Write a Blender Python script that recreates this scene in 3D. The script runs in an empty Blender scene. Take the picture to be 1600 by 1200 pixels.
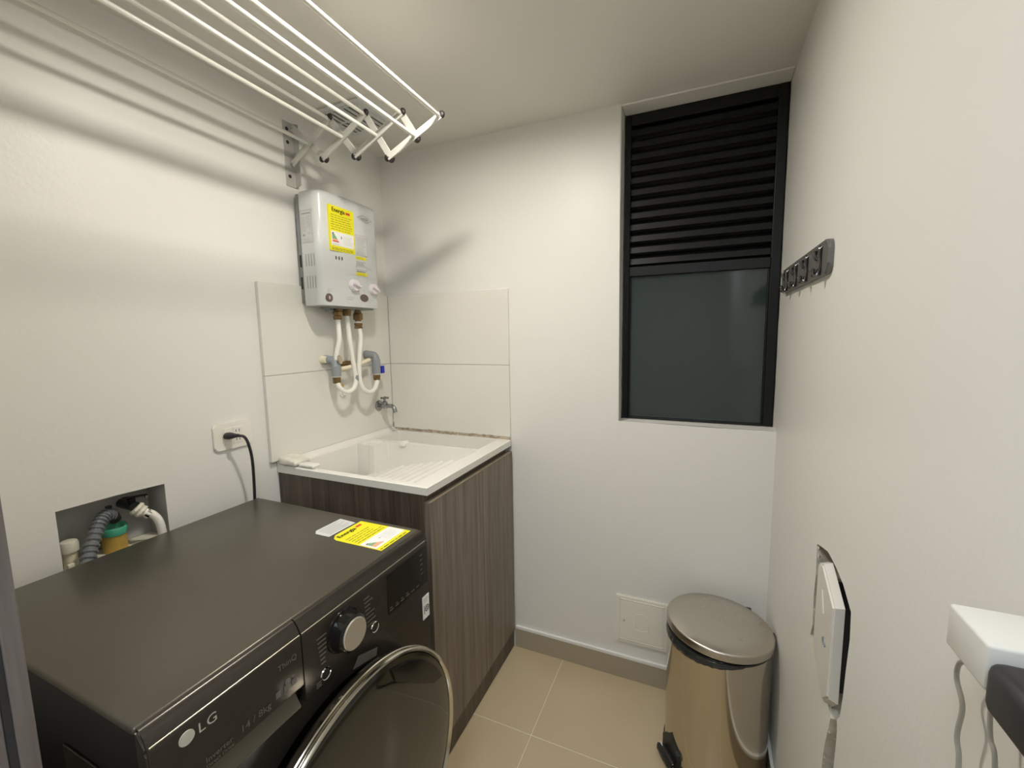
import bpy, bmesh, math, random
from mathutils import Vector, Matrix, Euler
random.seed(4)
PI = math.pi
S = bpy.context.scene
COL = S.collection

# ------------------------------------------------------------------ camera
W, H = 1.53, 2.097
F_PX, YAW, PITCH, ROLL = 673.65, 0.4123, -0.114, -0.0163
cam_d = bpy.data.cameras.new('camera'); cam = bpy.data.objects.new('camera', cam_d); COL.objects.link(cam)
cam_d.sensor_fit = 'HORIZONTAL'; cam_d.sensor_width = 36.0; cam_d.lens = F_PX / 1600 * 36.0
cam_d.clip_start = 0.01
fw = Vector((-math.sin(YAW) * math.cos(PITCH), math.cos(YAW) * math.cos(PITCH), math.sin(PITCH)))
rt = Vector((math.cos(YAW), math.sin(YAW), 0)); upv = rt.cross(fw)
r2 = rt * math.cos(ROLL) + upv * math.sin(ROLL); u2 = -rt * math.sin(ROLL) + upv * math.cos(ROLL)
M = Matrix((r2, u2, -fw)).transposed().to_4x4(); M.translation = (1.2988, -1.5768, 1.3289)
cam.matrix_world = M
S.camera = cam

# ------------------------------------------------------------------ world, exposure
w = bpy.data.worlds.new('night'); S.world = w; w.use_nodes = True
w.node_tree.nodes['Background'].inputs[0].default_value = (0.05, 0.07, 0.08, 1)
w.node_tree.nodes['Background'].inputs[1].default_value = 0.3
S.view_settings.view_transform = 'Standard'; S.view_settings.look = 'None'
S.view_settings.exposure = -0.1; S.view_settings.gamma = 1.0; S.view_settings.use_curve_mapping = False
BULB = 410.0                      # strength of the ceiling bulb over the room
HALL = 22.0                        # strength of the added fill panel in the hall behind
LAMP = (0.74, -0.738)

# ------------------------------------------------------------------ materials
def mat(name, col, rough=0.5, metal=0.0, bump=0.0, bscale=200, var=0.0, vscale=6, coat=0.0, emit=0, spec=0.5):
    m = bpy.data.materials.new(name); m.use_nodes = True
    nt = m.node_tree; b = nt.nodes['Principled BSDF']
    c4 = (*col, 1)
    b.inputs['Base Color'].default_value = c4; b.inputs['Roughness'].default_value = rough
    b.inputs['Metallic'].default_value = metal; b.inputs['Coat Weight'].default_value = coat
    b.inputs['Specular IOR Level'].default_value = spec
    tc = nt.nodes.new('ShaderNodeTexCoord')
    if emit:
        b.inputs['Emission Color'].default_value = c4; b.inputs['Emission Strength'].default_value = emit
    if var:
        n = nt.nodes.new('ShaderNodeTexNoise'); n.inputs['Scale'].default_value = vscale; n.inputs['Detail'].default_value = 6
        nt.links.new(tc.outputs['Object'], n.inputs['Vector'])
        r = nt.nodes.new('ShaderNodeValToRGB')
        r.color_ramp.elements[0].position = 0.3; r.color_ramp.elements[1].position = 0.7
        r.color_ramp.elements[0].color = (*[c * (1 - var) for c in col], 1)
        r.color_ramp.elements[1].color = (*[min(1, c * (1 + var)) for c in col], 1)
        nt.links.new(n.outputs['Fac'], r.inputs['Fac']); nt.links.new(r.outputs['Color'], b.inputs['Base Color'])
    if bump:
        n = nt.nodes.new('ShaderNodeTexNoise'); n.inputs['Scale'].default_value = bscale; n.inputs['Detail'].default_value = 3
        nt.links.new(tc.outputs['Object'], n.inputs['Vector'])
        bp = nt.nodes.new('ShaderNodeBump'); bp.inputs['Strength'].default_value = bump; bp.inputs['Distance'].default_value = 0.002
        nt.links.new(n.outputs['Fac'], bp.inputs['Height']); nt.links.new(bp.outputs['Normal'], b.inputs['Normal'])
    return m

def wood(name, dark, mid, light, rough=0.45):
    m = bpy.data.materials.new(name); m.use_nodes = True
    nt = m.node_tree; b = nt.nodes['Principled BSDF']; b.inputs['Roughness'].default_value = rough
    tc = nt.nodes.new('ShaderNodeTexCoord'); mp = nt.nodes.new('ShaderNodeMapping')
    mp.inputs['Scale'].default_value = (1, 1, 0.045)
    nt.links.new(tc.outputs['Object'], mp.inputs['Vector'])
    n1 = nt.nodes.new('ShaderNodeTexNoise'); n1.inputs['Scale'].default_value = 38; n1.inputs['Detail'].default_value = 7; n1.inputs['Roughness'].default_value = 0.65
    n2 = nt.nodes.new('ShaderNodeTexNoise'); n2.inputs['Scale'].default_value = 160; n2.inputs['Detail'].default_value = 3
    nt.links.new(mp.outputs['Vector'], n1.inputs['Vector']); nt.links.new(mp.outputs['Vector'], n2.inputs['Vector'])
    mx = nt.nodes.new('ShaderNodeMix'); mx.data_type = 'FLOAT'; mx.inputs[0].default_value = 0.35
    nt.links.new(n1.outputs['Fac'], mx.inputs[2]); nt.links.new(n2.outputs['Fac'], mx.inputs[3])
    r = nt.nodes.new('ShaderNodeValToRGB'); e = r.color_ramp.elements
    e[0].position = 0.34; e[0].color = (*dark, 1); e[1].position = 0.66; e[1].color = (*light, 1)
    k = e.new(0.5); k.color = (*mid, 1)
    nt.links.new(mx.outputs[0], r.inputs['Fac']); nt.links.new(r.outputs['Color'], b.inputs['Base Color'])
    bp = nt.nodes.new('ShaderNodeBump'); bp.inputs['Strength'].default_value = 0.12; bp.inputs['Distance'].default_value = 0.001
    nt.links.new(n2.outputs['Fac'], bp.inputs['Height']); nt.links.new(bp.outputs['Normal'], b.inputs['Normal'])
    return m

def brushed(name, col, rough):
    m = bpy.data.materials.new(name); m.use_nodes = True
    nt = m.node_tree; b = nt.nodes['Principled BSDF']
    b.inputs['Metallic'].default_value = 1; b.inputs['Base Color'].default_value = (*col, 1)
    tc = nt.nodes.new('ShaderNodeTexCoord')
    n = nt.nodes.new('ShaderNodeTexNoise'); n.inputs['Scale'].default_value = 14; n.inputs['Detail'].default_value = 8
    nt.links.new(tc.outputs['Object'], n.inputs['Vector'])
    mr = nt.nodes.new('ShaderNodeMapRange'); mr.inputs[1].default_value = 0.35; mr.inputs[2].default_value = 0.7
    mr.inputs[3].default_value = rough; mr.inputs[4].default_value = rough * 1.7
    nt.links.new(n.outputs['Fac'], mr.inputs[0]); nt.links.new(mr.outputs[0], b.inputs['Roughness'])
    return m

def srgb(r, g, b):
    f = lambda c: ((c / 255 + 0.055) / 1.055) ** 2.4 if c > 10 else c / 255 / 12.92
    return (f(r), f(g), f(b))

m_wall = mat('white_wall_paint', (0.80, 0.785, 0.735), 0.42, bump=0.18, bscale=90)
m_ceil = mat('ceiling_paint', (0.77, 0.745, 0.69), 0.5, bump=0.12, bscale=120)
m_tilew = mat('white_wall_tile', (0.76, 0.74, 0.67), 0.16)
m_grout = mat('tile_grout', (0.50, 0.47, 0.41), 0.8)
m_floor = mat('beige_floor_tile', (0.53, 0.43, 0.275), 0.17, var=0.03, vscale=3)
m_fgrout = mat('pale_floor_grout', (0.74, 0.67, 0.52), 0.7)
m_base = mat('beige_baseboard_tile', (0.40, 0.345, 0.25), 0.3)
m_whitestrip = mat('white_paint_strip', (0.85, 0.84, 0.80), 0.4)
m_plaster = mat('broken_plaster', (0.62, 0.57, 0.46), 0.9, bump=0.8, bscale=60, var=0.25, vscale=40)
m_nichewall = mat('bare_cement_lining', (0.46, 0.46, 0.43), 0.8, bump=0.5, bscale=60, var=0.12, vscale=8)
m_dark = mat('dark_cavity', (0.03, 0.027, 0.025), 0.9)
m_black = mat('black_painted_aluminium', (0.0045, 0.005, 0.0045), 0.45, spec=0.3)
m_glass = mat('dark_frosted_glass', (0.030, 0.043, 0.040), 0.10, coat=0.3)
m_sink = mat('white_polymer_sink', (0.80, 0.78, 0.715), 0.22)
m_cloth = mat('grimy_white_block', (0.70, 0.67, 0.58), 0.8, bump=0.4, bscale=50, var=0.12, vscale=30)
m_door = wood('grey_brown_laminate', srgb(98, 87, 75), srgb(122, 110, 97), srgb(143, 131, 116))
m_side = wood('shaded_brown_laminate', srgb(60, 51, 43), srgb(84, 73, 62), srgb(104, 92, 80))  # door laminate again, its shade put into a darker brown
m_jamb = wood('grey_door_laminate', srgb(96, 88, 84), srgb(108, 100, 96), srgb(118, 110, 106))
m_edge = mat('laminate_edge_band', srgb(140, 127, 108), 0.5)
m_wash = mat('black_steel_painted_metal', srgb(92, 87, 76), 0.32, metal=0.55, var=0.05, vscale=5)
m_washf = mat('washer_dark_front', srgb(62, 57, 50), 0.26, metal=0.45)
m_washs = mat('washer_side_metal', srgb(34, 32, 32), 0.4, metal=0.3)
m_gloss = mat('gloss_black_plastic', (0.008, 0.008, 0.007), 0.12)
m_doorglass = mat('smoked_door_glass', (0.012, 0.013, 0.009), 0.05, coat=0.6)
m_chrome = mat('chrome', (0.82, 0.81, 0.78), 0.08, metal=1)
m_highlight = mat('edge_highlight_metal', (0.36, 0.33, 0.27), 0.35, metal=1)  # metal of the bead that imitates the edge highlight
m_ring = mat('ring_chrome', (0.66, 0.63, 0.55), 0.14, metal=1)
m_knobface = mat('bright_satin_metal', (0.78, 0.74, 0.64), 0.3, metal=0.85)
m_chromeb = brushed('satin_chrome', (0.66, 0.62, 0.53), 0.22)
m_logo = mat('silver_print', srgb(190, 186, 172), 0.4)
m_faint = mat('faint_grey_print', srgb(105, 100, 92), 0.5)
m_yellow = mat('yellow_label_paper', (0.88, 0.80, 0.01), 0.5)
m_paper = mat('white_label_paper', (0.85, 0.85, 0.82), 0.5)
m_greypaper = mat('grey_label_paper', (0.66, 0.66, 0.63), 0.5)
m_ink = mat('black_ink', (0.05, 0.045, 0.03), 0.6)
m_inkbrown = mat('ink_on_yellow', (0.32, 0.28, 0.01), 0.6)
m_inkgrey = mat('grey_ink', (0.38, 0.38, 0.37), 0.6)
m_inkdark = mat('dark_grey_ink', (0.16, 0.16, 0.16), 0.6)
m_green = mat('green_ink', (0.10, 0.36, 0.10), 0.6)
m_orange = mat('orange_ink', (0.85, 0.35, 0.15), 0.6)
m_red = mat('red_ink', (0.70, 0.05, 0.03), 0.6)
m_blue = mat('blue_tag_plastic', (0.01, 0.03, 0.42), 0.4)
m_heater = mat('heater_white_enamel', (0.66, 0.675, 0.655), 0.22, coat=0.2)
m_heaterback = mat('heater_grey_casing', (0.26, 0.27, 0.255), 0.4)
m_knobw = mat('white_knob_plastic', (0.80, 0.74, 0.76), 0.35)
m_badge = mat('bronze_badge', srgb(105, 92, 84), 0.35, metal=0.3)
m_brass = mat('aged_brass', (0.22, 0.14, 0.06), 0.38, metal=0.75, var=0.25, vscale=60)
m_pipew = mat('white_pex_pipe', (0.86, 0.84, 0.76), 0.3)
m_pipec = mat('cream_pipe', (0.84, 0.76, 0.56), 0.35)
m_pvc = mat('grey_pvc', (0.28, 0.30, 0.31), 0.35)
m_rod = mat('white_powder_coated_steel', (0.80, 0.79, 0.72), 0.22, coat=0.2)
m_arm = mat('grey_white_painted_arm', (0.56, 0.55, 0.50), 0.3)
m_tap = mat('worn_tap_chrome', (0.34, 0.345, 0.345), 0.20, metal=1)
m_steelplate = mat('galvanised_bracket', (0.50, 0.49, 0.45), 0.45, metal=0.2)
m_cap = mat('dark_rubber_cap', (0.016, 0.010, 0.010), 0.5)
m_grille = mat('grille_plastic', (0.66, 0.67, 0.66), 0.45)
m_grillegap = mat('grille_shadow_gap', (0.20, 0.20, 0.18), 0.8)
m_outlet = mat('white_outlet_plastic', (0.84, 0.81, 0.72), 0.3)
m_plug = mat('black_cable_rubber', (0.022, 0.020, 0.022), 0.42)
m_hose = mat('grey_corrugated_hose', (0.16, 0.17, 0.18), 0.4)
m_teal = mat('green_rubber_ring', (0.08, 0.42, 0.27), 0.5)
m_ochre = mat('ochre_pvc', (0.55, 0.36, 0.08), 0.5, var=0.15, vscale=30)
m_teflon = mat('teflon_tape_white', (0.74, 0.71, 0.58), 0.6, bump=0.6, bscale=80)
m_railg = mat('grey_rail_plastic', (0.13, 0.13, 0.12), 0.38)
m_hookc = mat('dark_chrome_hook', (0.16, 0.15, 0.15), 0.12, metal=1)
m_steel = brushed('polished_stainless', (0.60, 0.55, 0.46), 0.09)
m_steellid = brushed('brushed_stainless_lid', (0.56, 0.52, 0.455), 0.26)
m_blackp = mat('black_bin_plastic', (0.014, 0.015, 0.014), 0.42)
m_bag = mat('black_bag_film', (0.03, 0.033, 0.032), 0.22, bump=1.0, bscale=30)
m_adapter = mat('matt_white_adapter_plastic', (0.66, 0.645, 0.59), 0.5)
m_cord = mat('grey_white_cord', (0.42, 0.41, 0.36), 0.5)
m_coverp = mat('access_box_plastic', (0.70, 0.67, 0.60), 0.35)
m_pipegrey = mat('dusty_grey_pipe', (0.24, 0.25, 0.22), 0.6)
m_bulb = mat('lit_bulb', (1.0, 0.935, 0.845), 0.5, emit=BULB)
m_hall = mat('hall_fill_glow', (0.80, 0.89, 1.0), 0.5, emit=HALL)
m_grime = mat('black_sealant', (0.02, 0.02, 0.012), 0.7)
m_rust = mat('brown_sealant_stain', (0.42, 0.35, 0.26), 0.8, var=0.5, vscale=60)

# ------------------------------------------------------------------ helpers
def wloc(o):
    v = Vector((0, 0, 0))
    while o: v += o.location; o = o.parent
    return v
def obj(name, bm, m, parent=None, smooth=False, kind=None, label=None):
    """bm is in world coordinates; the object is linked at its parent's origin."""
    me = bpy.data.meshes.new(name)
    bmesh.ops.recalc_face_normals(bm, faces=bm.faces[:])
    if parent: bmesh.ops.translate(bm, verts=bm.verts[:], vec=-wloc(parent))
    bm.to_mesh(me); bm.free()
    for mm in (m if isinstance(m, (list, tuple)) else [m]): me.materials.append(mm)
    if smooth:
        me.polygons.foreach_set('use_smooth', [True] * len(me.polygons))
        try: me.set_sharp_from_angle(angle=math.radians(38))
        except Exception: pass
    o = bpy.data.objects.new(name, me); COL.objects.link(o)
    if parent: o.parent = parent
    if kind: o['kind'] = kind
    elif 'print' in name or (label and 'faint grey lettering' in label): o['kind'] = 'stuff'
    if label: o['label'] = label
    return o
def thing(name, label, cat, loc, group=None):
    o = bpy.data.objects.new(name, None); COL.objects.link(o); o.location = loc
    o.empty_display_size = 0.05
    o['label'] = label; o['category'] = cat
    if group: o['group'] = group
    return o
def copy_tree(o, dv, parent=None):
    c = o.copy(); COL.objects.link(c); c.parent = parent
    if parent is None: c.location = o.location + Vector(dv)
    for ch in o.children: copy_tree(ch, dv, c)
    return c
def nb(): return bmesh.new()
def box(bm, x0, x1, y0, y1, z0, z1, bev=0, seg=2):
    vs = [bm.verts.new((x, y, z)) for x in (x0, x1) for y in (y0, y1) for z in (z0, z1)]
    fs = [(0, 1, 3, 2), (4, 6, 7, 5), (0, 4, 5, 1), (2, 3, 7, 6), (0, 2, 6, 4), (1, 5, 7, 3)]
    faces = [bm.faces.new([vs[i] for i in f]) for f in fs]
    if bev:
        es = list({e for f in faces for e in f.edges})
        bmesh.ops.bevel(bm, geom=es, offset=bev, segments=seg, affect='EDGES', profile=0.5)
    return bm
def quad(bm, pts, mi=0):
    f = bm.faces.new([bm.verts.new(p) for p in pts]); f.material_index = mi; return f
def obox(bm, a, b, wdir, w_, t_, ext=0):
    """flat bar from a to b; width w_ along wdir, thickness t_ along the third direction"""
    a = Vector(a); b = Vector(b); d = (b - a).normalized(); a = a - d * ext; b = b + d * ext
    wv = Vector(wdir); wv = (wv - d * wv.dot(d)).normalized(); tv = d.cross(wv)
    vs = [bm.verts.new(p + wv * (i * w_ / 2) + tv * (j * t_ / 2)) for p in (a, b) for i, j in ((-1, -1), (1, -1), (1, 1), (-1, 1))]
    for f in ((0, 1, 2, 3), (7, 6, 5, 4), (0, 4, 5, 1), (1, 5, 6, 2), (2, 6, 7, 3), (3, 7, 4, 0)): bm.faces.new([vs[i] for i in f])
def frame_at(d):
    d = Vector(d).normalized(); a = Vector((0, 0, 1)) if abs(d.z) < 0.9 else Vector((1, 0, 0))
    u = a.cross(d).normalized(); return u, d.cross(u)
def lathe(bm, o, d, prof, n=32, sx=1, sy=1, u=None, cap=True, mi=0):
    """prof = [(distance along d, radius)]"""
    o = Vector(o); d = Vector(d).normalized()
    if u is None: u, v = frame_at(d)
    else: u = Vector(u).normalized(); v = d.cross(u)
    rings = []
    for t, r in prof:
        if r <= 1e-6: rings.append([bm.verts.new(o + d * t)])
        else: rings.append([bm.verts.new(o + d * t + u * (r * sx * math.cos(2 * PI * i / n)) + v * (r * sy * math.sin(2 * PI * i / n))) for i in range(n)])
    for a, b in zip(rings, rings[1:]):
        for i in range(n):
            j = (i + 1) % n
            if len(a) == 1 and len(b) == 1: continue
            if len(a) == 1: f = bm.faces.new((a[0], b[i], b[j]))
            elif len(b) == 1: f = bm.faces.new((a[i], b[0], a[j]))
            else: f = bm.faces.new((a[i], b[i], b[j], a[j]))
            f.material_index = mi
    if cap:
        for r in (rings[0], rings[-1]):
            if len(r) > 1: f = bm.faces.new(r); f.material_index = mi
def cyl(bm, a, b, r, n=20, r2=None):
    a = Vector(a); b = Vector(b); L = (b - a).length
    lathe(bm, a, b - a, [(0, r), (L, r if r2 is None else r2)], n)
def spline(pts, k=8):
    P = [Vector(p) for p in pts]; P = [2 * P[0] - P[1]] + P + [2 * P[-1] - P[-2]]; out = []
    for i in range(1, len(P) - 2):
        for s in range(k):
            t = s / k; a, b, c, d = P[i - 1:i + 3]
            out.append(0.5 * ((2 * b) + (c - a) * t + (2 * a - 5 * b + 4 * c - d) * t * t + (3 * b - a - 3 * c + d) * t ** 3))
    out.append(P[-2]); return out
def tube(bm, pts, r, n=12, k=8, rf=None, smooth_path=True):
    P = spline(pts, k) if smooth_path else [Vector(p) for p in pts]
    t = (P[1] - P[0]).normalized(); u, v = frame_at(t); rings = []
    for i, p in enumerate(P):
        t2 = (P[min(i + 1, len(P) - 1)] - P[max(i - 1, 0)]).normalized()
        q = t.rotation_difference(t2); u = q @ u; t = t2; u = (u - t * u.dot(t)).normalized(); v = t.cross(u)
        rr = rf(i, len(P)) if rf else r
        rings.append([bm.verts.new(p + u * (rr * math.cos(2 * PI * j / n)) + v * (rr * math.sin(2 * PI * j / n))) for j in range(n)])
    for a, b in zip(rings, rings[1:]):
        for j in range(n): bm.faces.new((a[j], a[(j + 1) % n], b[(j + 1) % n], b[j]))
    bm.faces.new(rings[0]); bm.faces.new(rings[-1])
def hexnut(bm, a, d, L, r, n=6):
    lathe(bm, a, d, [(0, r * 0.9), (L * 0.12, r), (L * 0.88, r), (L, r * 0.9)], n)
def poly_extrude(bm, pts, vec):
    a = [bm.verts.new(p) for p in pts]; b = [bm.verts.new(Vector(p) + Vector(vec)) for p in pts]
    bm.faces.new(a); bm.faces.new(b[::-1])
    for i in range(len(a)):
        j = (i + 1) % len(a); bm.faces.new((a[i], a[j], b[j], b[i]))
def plate_holes(bm, outer, holes, to3, depth_vec, hole_mi=0):
    """plane with holes; outer and holes = lists of (u,v); to3 maps (u,v)->Vector"""
    dv = Vector(depth_vec); loops = [outer] + holes
    for off in (Vector((0, 0, 0)), dv):
        es = []; 
        for lp in loops:
            vs = [bm.verts.new(to3(*p) + off) for p in lp]
            es += [bm.edges.new((vs[i], vs[(i + 1) % len(vs)])) for i in range(len(vs))]
        bmesh.ops.triangle_fill(bm, edges=es, use_beauty=True)
    for li, lp in enumerate(loops):
        for i in range(len(lp)):
            a = to3(*lp[i]); b = to3(*lp[(i + 1) % len(lp)])
            f = bm.faces.new([bm.verts.new(q) for q in (a, b, b + dv, a + dv)])
            if li: f.material_index = hole_mi
    bmesh.ops.remove_doubles(bm, verts=bm.verts[:], dist=1e-5)
def text_into(bm, s, o, right, up, size, mi=0, spacing=1.0):
    """real lettering, lying on the plane (right, up) from the lower left corner o"""
    cu = bpy.data.curves.new('t', 'FONT'); cu.body = s; cu.size = size; cu.space_character = spacing; cu.resolution_u = 3
    ob = bpy.data.objects.new('t', cu); COL.objects.link(ob)
    dg = bpy.context.evaluated_depsgraph_get(); me = bpy.data.meshes.new_from_object(ob.evaluated_get(dg))
    R = Vector(right).normalized(); U = Vector(up).normalized(); o = Vector(o)
    vs = [bm.verts.new(o + R * v.co.x + U * v.co.y) for v in me.vertices]
    for p in me.polygons:
        try: f = bm.faces.new([vs[i] for i in p.vertices]); f.material_index = mi
        except ValueError: pass
    bpy.data.objects.remove(ob); bpy.data.curves.remove(cu); bpy.data.meshes.remove(me)
class Decal:
    def __init__(s, o, R, U, n, lift=0.0006):
        s.o = Vector(o); s.R = Vector(R).normalized(); s.U = Vector(U).normalized(); s.n = Vector(n).normalized(); s.l = lift; s.bm = nb()
    def p(s, u, v, k=1): return s.o + s.R * u + s.U * v + s.n * (s.l * k)
    def rect(s, u0, v0, u1, v1, mi=0, k=1): quad(s.bm, [s.p(u0, v0, k), s.p(u1, v0, k), s.p(u1, v1, k), s.p(u0, v1, k)], mi)
    def poly(s, pts, mi=0, k=1): quad(s.bm, [s.p(u, v, k) for u, v in pts], mi)
    def slab(s, pts, t, mi=0):
        a = [s.bm.verts.new(s.p(u, v, 0)) for u, v in pts]; b = [s.bm.verts.new(s.p(u, v, 0) + s.n * t) for u, v in pts]
        fs = [s.bm.faces.new(b)] + [s.bm.faces.new((a[i], a[(i + 1) % len(a)], b[(i + 1) % len(a)], b[i])) for i in range(len(a))]
        for f in fs: f.material_index = mi
    def lines(s, u0, v0, u1, v1, n, mi, k=2, fill=0.4, jag=0.3):
        fill *= 0.55
        dv = (v1 - v0) / n
        for i in range(n):
            e = u1 - (u1 - u0) * random.random() * jag
            # broken into word-like dashes: print too small to read
            u = u0
            while u < e:
                L = (u1 - u0) * random.uniform(0.08, 0.2); s.rect(u, v0 + dv * i, min(u + L, e), v0 + dv * (i + fill), mi, k); u += L + (u1 - u0) * 0.03
    def frame(s, u0, v0, u1, v1, t, mi, k=2):
        s.rect(u0, v0, u1, v0 + t, mi, k); s.rect(u0, v1 - t, u1, v1, mi, k); s.rect(u0, v0, u0 + t, v1, mi, k); s.rect(u1 - t, v0, u1, v1, mi, k)
def rounded(u0, v0, u1, v1, r, n=5):
    out = []
    for cx, cy, a0 in ((u1 - r, v1 - r, 0), (u0 + r, v1 - r, 90), (u0 + r, v0 + r, 180), (u1 - r, v0 + r, 270)):
        for i in range(n + 1):
            a = math.radians(a0 + 90 * i / n); out.append((cx + r * math.cos(a), cy + r * math.sin(a)))
    return out

# ================================================================== ROOM SHELL
HX0, HY0 = -0.5, -3.3              # hall behind the doorway
# floor slab with separate tiles
bm = nb(); box(bm, HX0 - 0.1, W + 0.1, HY0 - 0.1, 0.3, -0.12, -0.0006)
floor = obj('floor', bm, m_fgrout, kind='structure')
tx = [x for x in [0.82 + 0.6 * i for i in range(-3, 3)]]; ty = [-0.371 + 0.6 * j for j in range(-5, 2)]
for i in range(len(tx) - 1):
    for j in range(len(ty) - 1):
        x0, x1, y0, y1 = max(tx[i], HX0), min(tx[i + 1], W), max(ty[j], HY0), min(ty[j + 1], 0.0)
        if x1 - x0 < 0.02 or y1 - y0 < 0.02: continue
        if y1 < -1.6 or x1 > 0.0:
            b = nb(); box(b, max(x0, HX0) + 0.0011, x1 - 0.0011, y0 + 0.0011, y1 - 0.0011, -0.0035, 0.0, bev=0.0006, seg=1)
            obj('tile', b, m_floor, floor)
# ceiling
bm = nb(); box(bm, HX0 - 0.1, W + 0.1, HY0 - 0.1, 0.3, H, H + 0.1)
ceiling = obj('ceiling', bm, m_ceil, kind='structure')

# left wall with the plumbing niche cut into it
NY0, NY1, NZ0, NZ1 = -1.143, -0.930, 0.70, 0.952
bm = nb()
plate_holes(bm, [(-1.42, 0), (0.25, 0), (0.25, H), (-1.42, H)],
            [[(NY0, NZ0), (NY1, NZ0), (NY1 , NZ1 - 0.003), (NY0 + 0.11, NZ1 + 0.002), (NY0, NZ1 + 0.003)]], lambda u, v: Vector((0, u, v)), (-0.085, 0, 0), hole_mi=1)
wall_left = obj('wall_left', bm, [m_wall, m_nichewall], kind='structure')
bm = nb(); box(bm, -0.10, -0.0855, -1.30, -0.80, 0.6, 1.05)
obj('niche_lining', bm, m_nichewall, wall_left)
bm = nb(); box(bm, -0.084, -0.004, NY0 + 0.001, NY1 - 0.001, 0.79, 0.803, bev=0.003)
obj('niche_ledge', bm, m_teflon, wall_left, label='lumpy cream mortar at the bottom of the niche')

# back wall with the window recess that reaches the ceiling and the right wall
WX0, WZ0, RD = 1.029, 1.006, 0.075
bm = nb()
pts = [(0, 0), (W + 0.1, 0), (W + 0.1, WZ0), (WX0, WZ0), (WX0, H), (0, H)]
poly_extrude(bm, [(x, 0, z) for x, z in pts], (0, 0.16, 0))
es = [e for e in bm.edges if all(abs(v.co.y) < 1e-5 for v in e.verts) and ((all(abs(v.co.x - WX0) < 1e-5 for v in e.verts)) or (all(abs(v.co.z - WZ0) < 1e-5 for v in e.verts)))]
bmesh.ops.bevel(bm, geom=es, offset=0.003, segments=2, affect='EDGES')
wall_back = obj('wall_back', bm, m_wall, kind='structure')
bm = nb(); box(bm, WX0 + 0.001, W - 0.001, 0.001, RD + 0.05, H - 0.007, H - 0.0005, bev=0.0015)
obj('soffit', bm, m_wall, wall_back)

# right wall with the ragged opening around the access box
hole = [(-0.560, 0.893), (-0.60, 0.905), (-0.64, 0.915), (-0.69, 0.912), (-0.735, 0.905), (-0.782, 0.884), (-0.786, 0.84), (-0.779, 0.78), (-0.775, 0.73), (-0.768, 0.689),
        (-0.755, 0.672), (-0.76, 0.655), (-0.758, 0.60), (-0.752, 0.54), (-0.748, 0.47), (-0.70, 0.455), (-0.693, 0.514), (-0.700, 0.57), (-0.716, 0.622), (-0.722, 0.645), (-0.70, 0.66), (-0.64, 0.665),
        (-0.575, 0.668), (-0.555, 0.69), (-0.568, 0.72), (-0.562, 0.78), (-0.567, 0.83)]
bm = nb()
plate_holes(bm, [(-3.4, 0), (0.25, 0), (0.25, H), (-3.4, H)], [hole], lambda u, v: Vector((W, u, v)), (0.09, 0, 0), hole_mi=1)
wall_right = obj('wall_right', bm, [m_wall, m_plaster], kind='structure')
bm = nb(); box(bm, W + 0.0905, W + 0.11, -0.9, -0.45, 0.4, 1.0)
obj('cavity_backing', bm, m_dark, wall_right)  # dark colour carries the shade inside the opening

# partition on the near side, with the wooden door casing
bm = nb(); box(bm, HX0, 0.640, -1.52, -1.421, 0, H)
wall_front = obj('wall_front', bm, m_wall, kind='structure')
bm = nb(); box(bm, 0.640, W, -1.52, -1.421, 2.06, H)
obj('header', bm, m_wall, wall_front)
bm = nb(); box(bm, 0.6405, 0.656, -1.530, -1.4215, 0, 2.06, bev=0.001)
door_1 = obj('door_1', bm, m_jamb, kind='structure')
bm = nb(); box(bm, 0.590, 0.661, -1.4155, -1.4005, 0, 2.09, bev=0.0015)
obj('casing', bm, m_jamb, door_1)
bm = nb(); box(bm, 0.560, 0.6585, -1.4212, -1.4157, 0, 2.09)
obj('gap_shade', bm, m_dark, door_1)  # dark strip put in for the shade in the gap behind the casing
# hall walls
bm = nb(); box(bm, HX0 - 0.1, HX0, HY0, -1.421, 0, H)
obj('wall_hall_left', bm, m_wall, kind='structure')
bm = nb(); box(bm, HX0 - 0.1, W + 0.1, HY0 - 0.1, HY0, 0, H)
obj('wall_hall_end', bm, m_wall, kind='structure')

# baseboards
bm = nb(); box(bm, 0.612, W - 0.0105, -0.009, -0.0005, 0, 0.0815, bev=0.0008, seg=1)
baseboard_back = obj('baseboard_back', bm, m_base, kind='structure')
bm = nb(); box(bm, 0.612, W - 0.0105, -0.0105, -0.0005, 0.0818, 0.0955, bev=0.002)
obj('paint_strip', bm, m_whitestrip, baseboard_back, label='white painted strip on top of the baseboard')
bm = nb(); box(bm, W - 0.009, W - 0.0005, -3.2, -0.0005, 0, 0.0795, bev=0.0008, seg=1)
baseboard_right = obj('baseboard_right', bm, m_base, kind='structure')
bm = nb(); box(bm, W - 0.0105, W - 0.0005, -3.2, -0.0005, 0.0798, 0.0915, bev=0.002)
obj('paint_strip', bm, m_whitestrip, baseboard_right, label='white painted strip on top of the baseboard')

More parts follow.
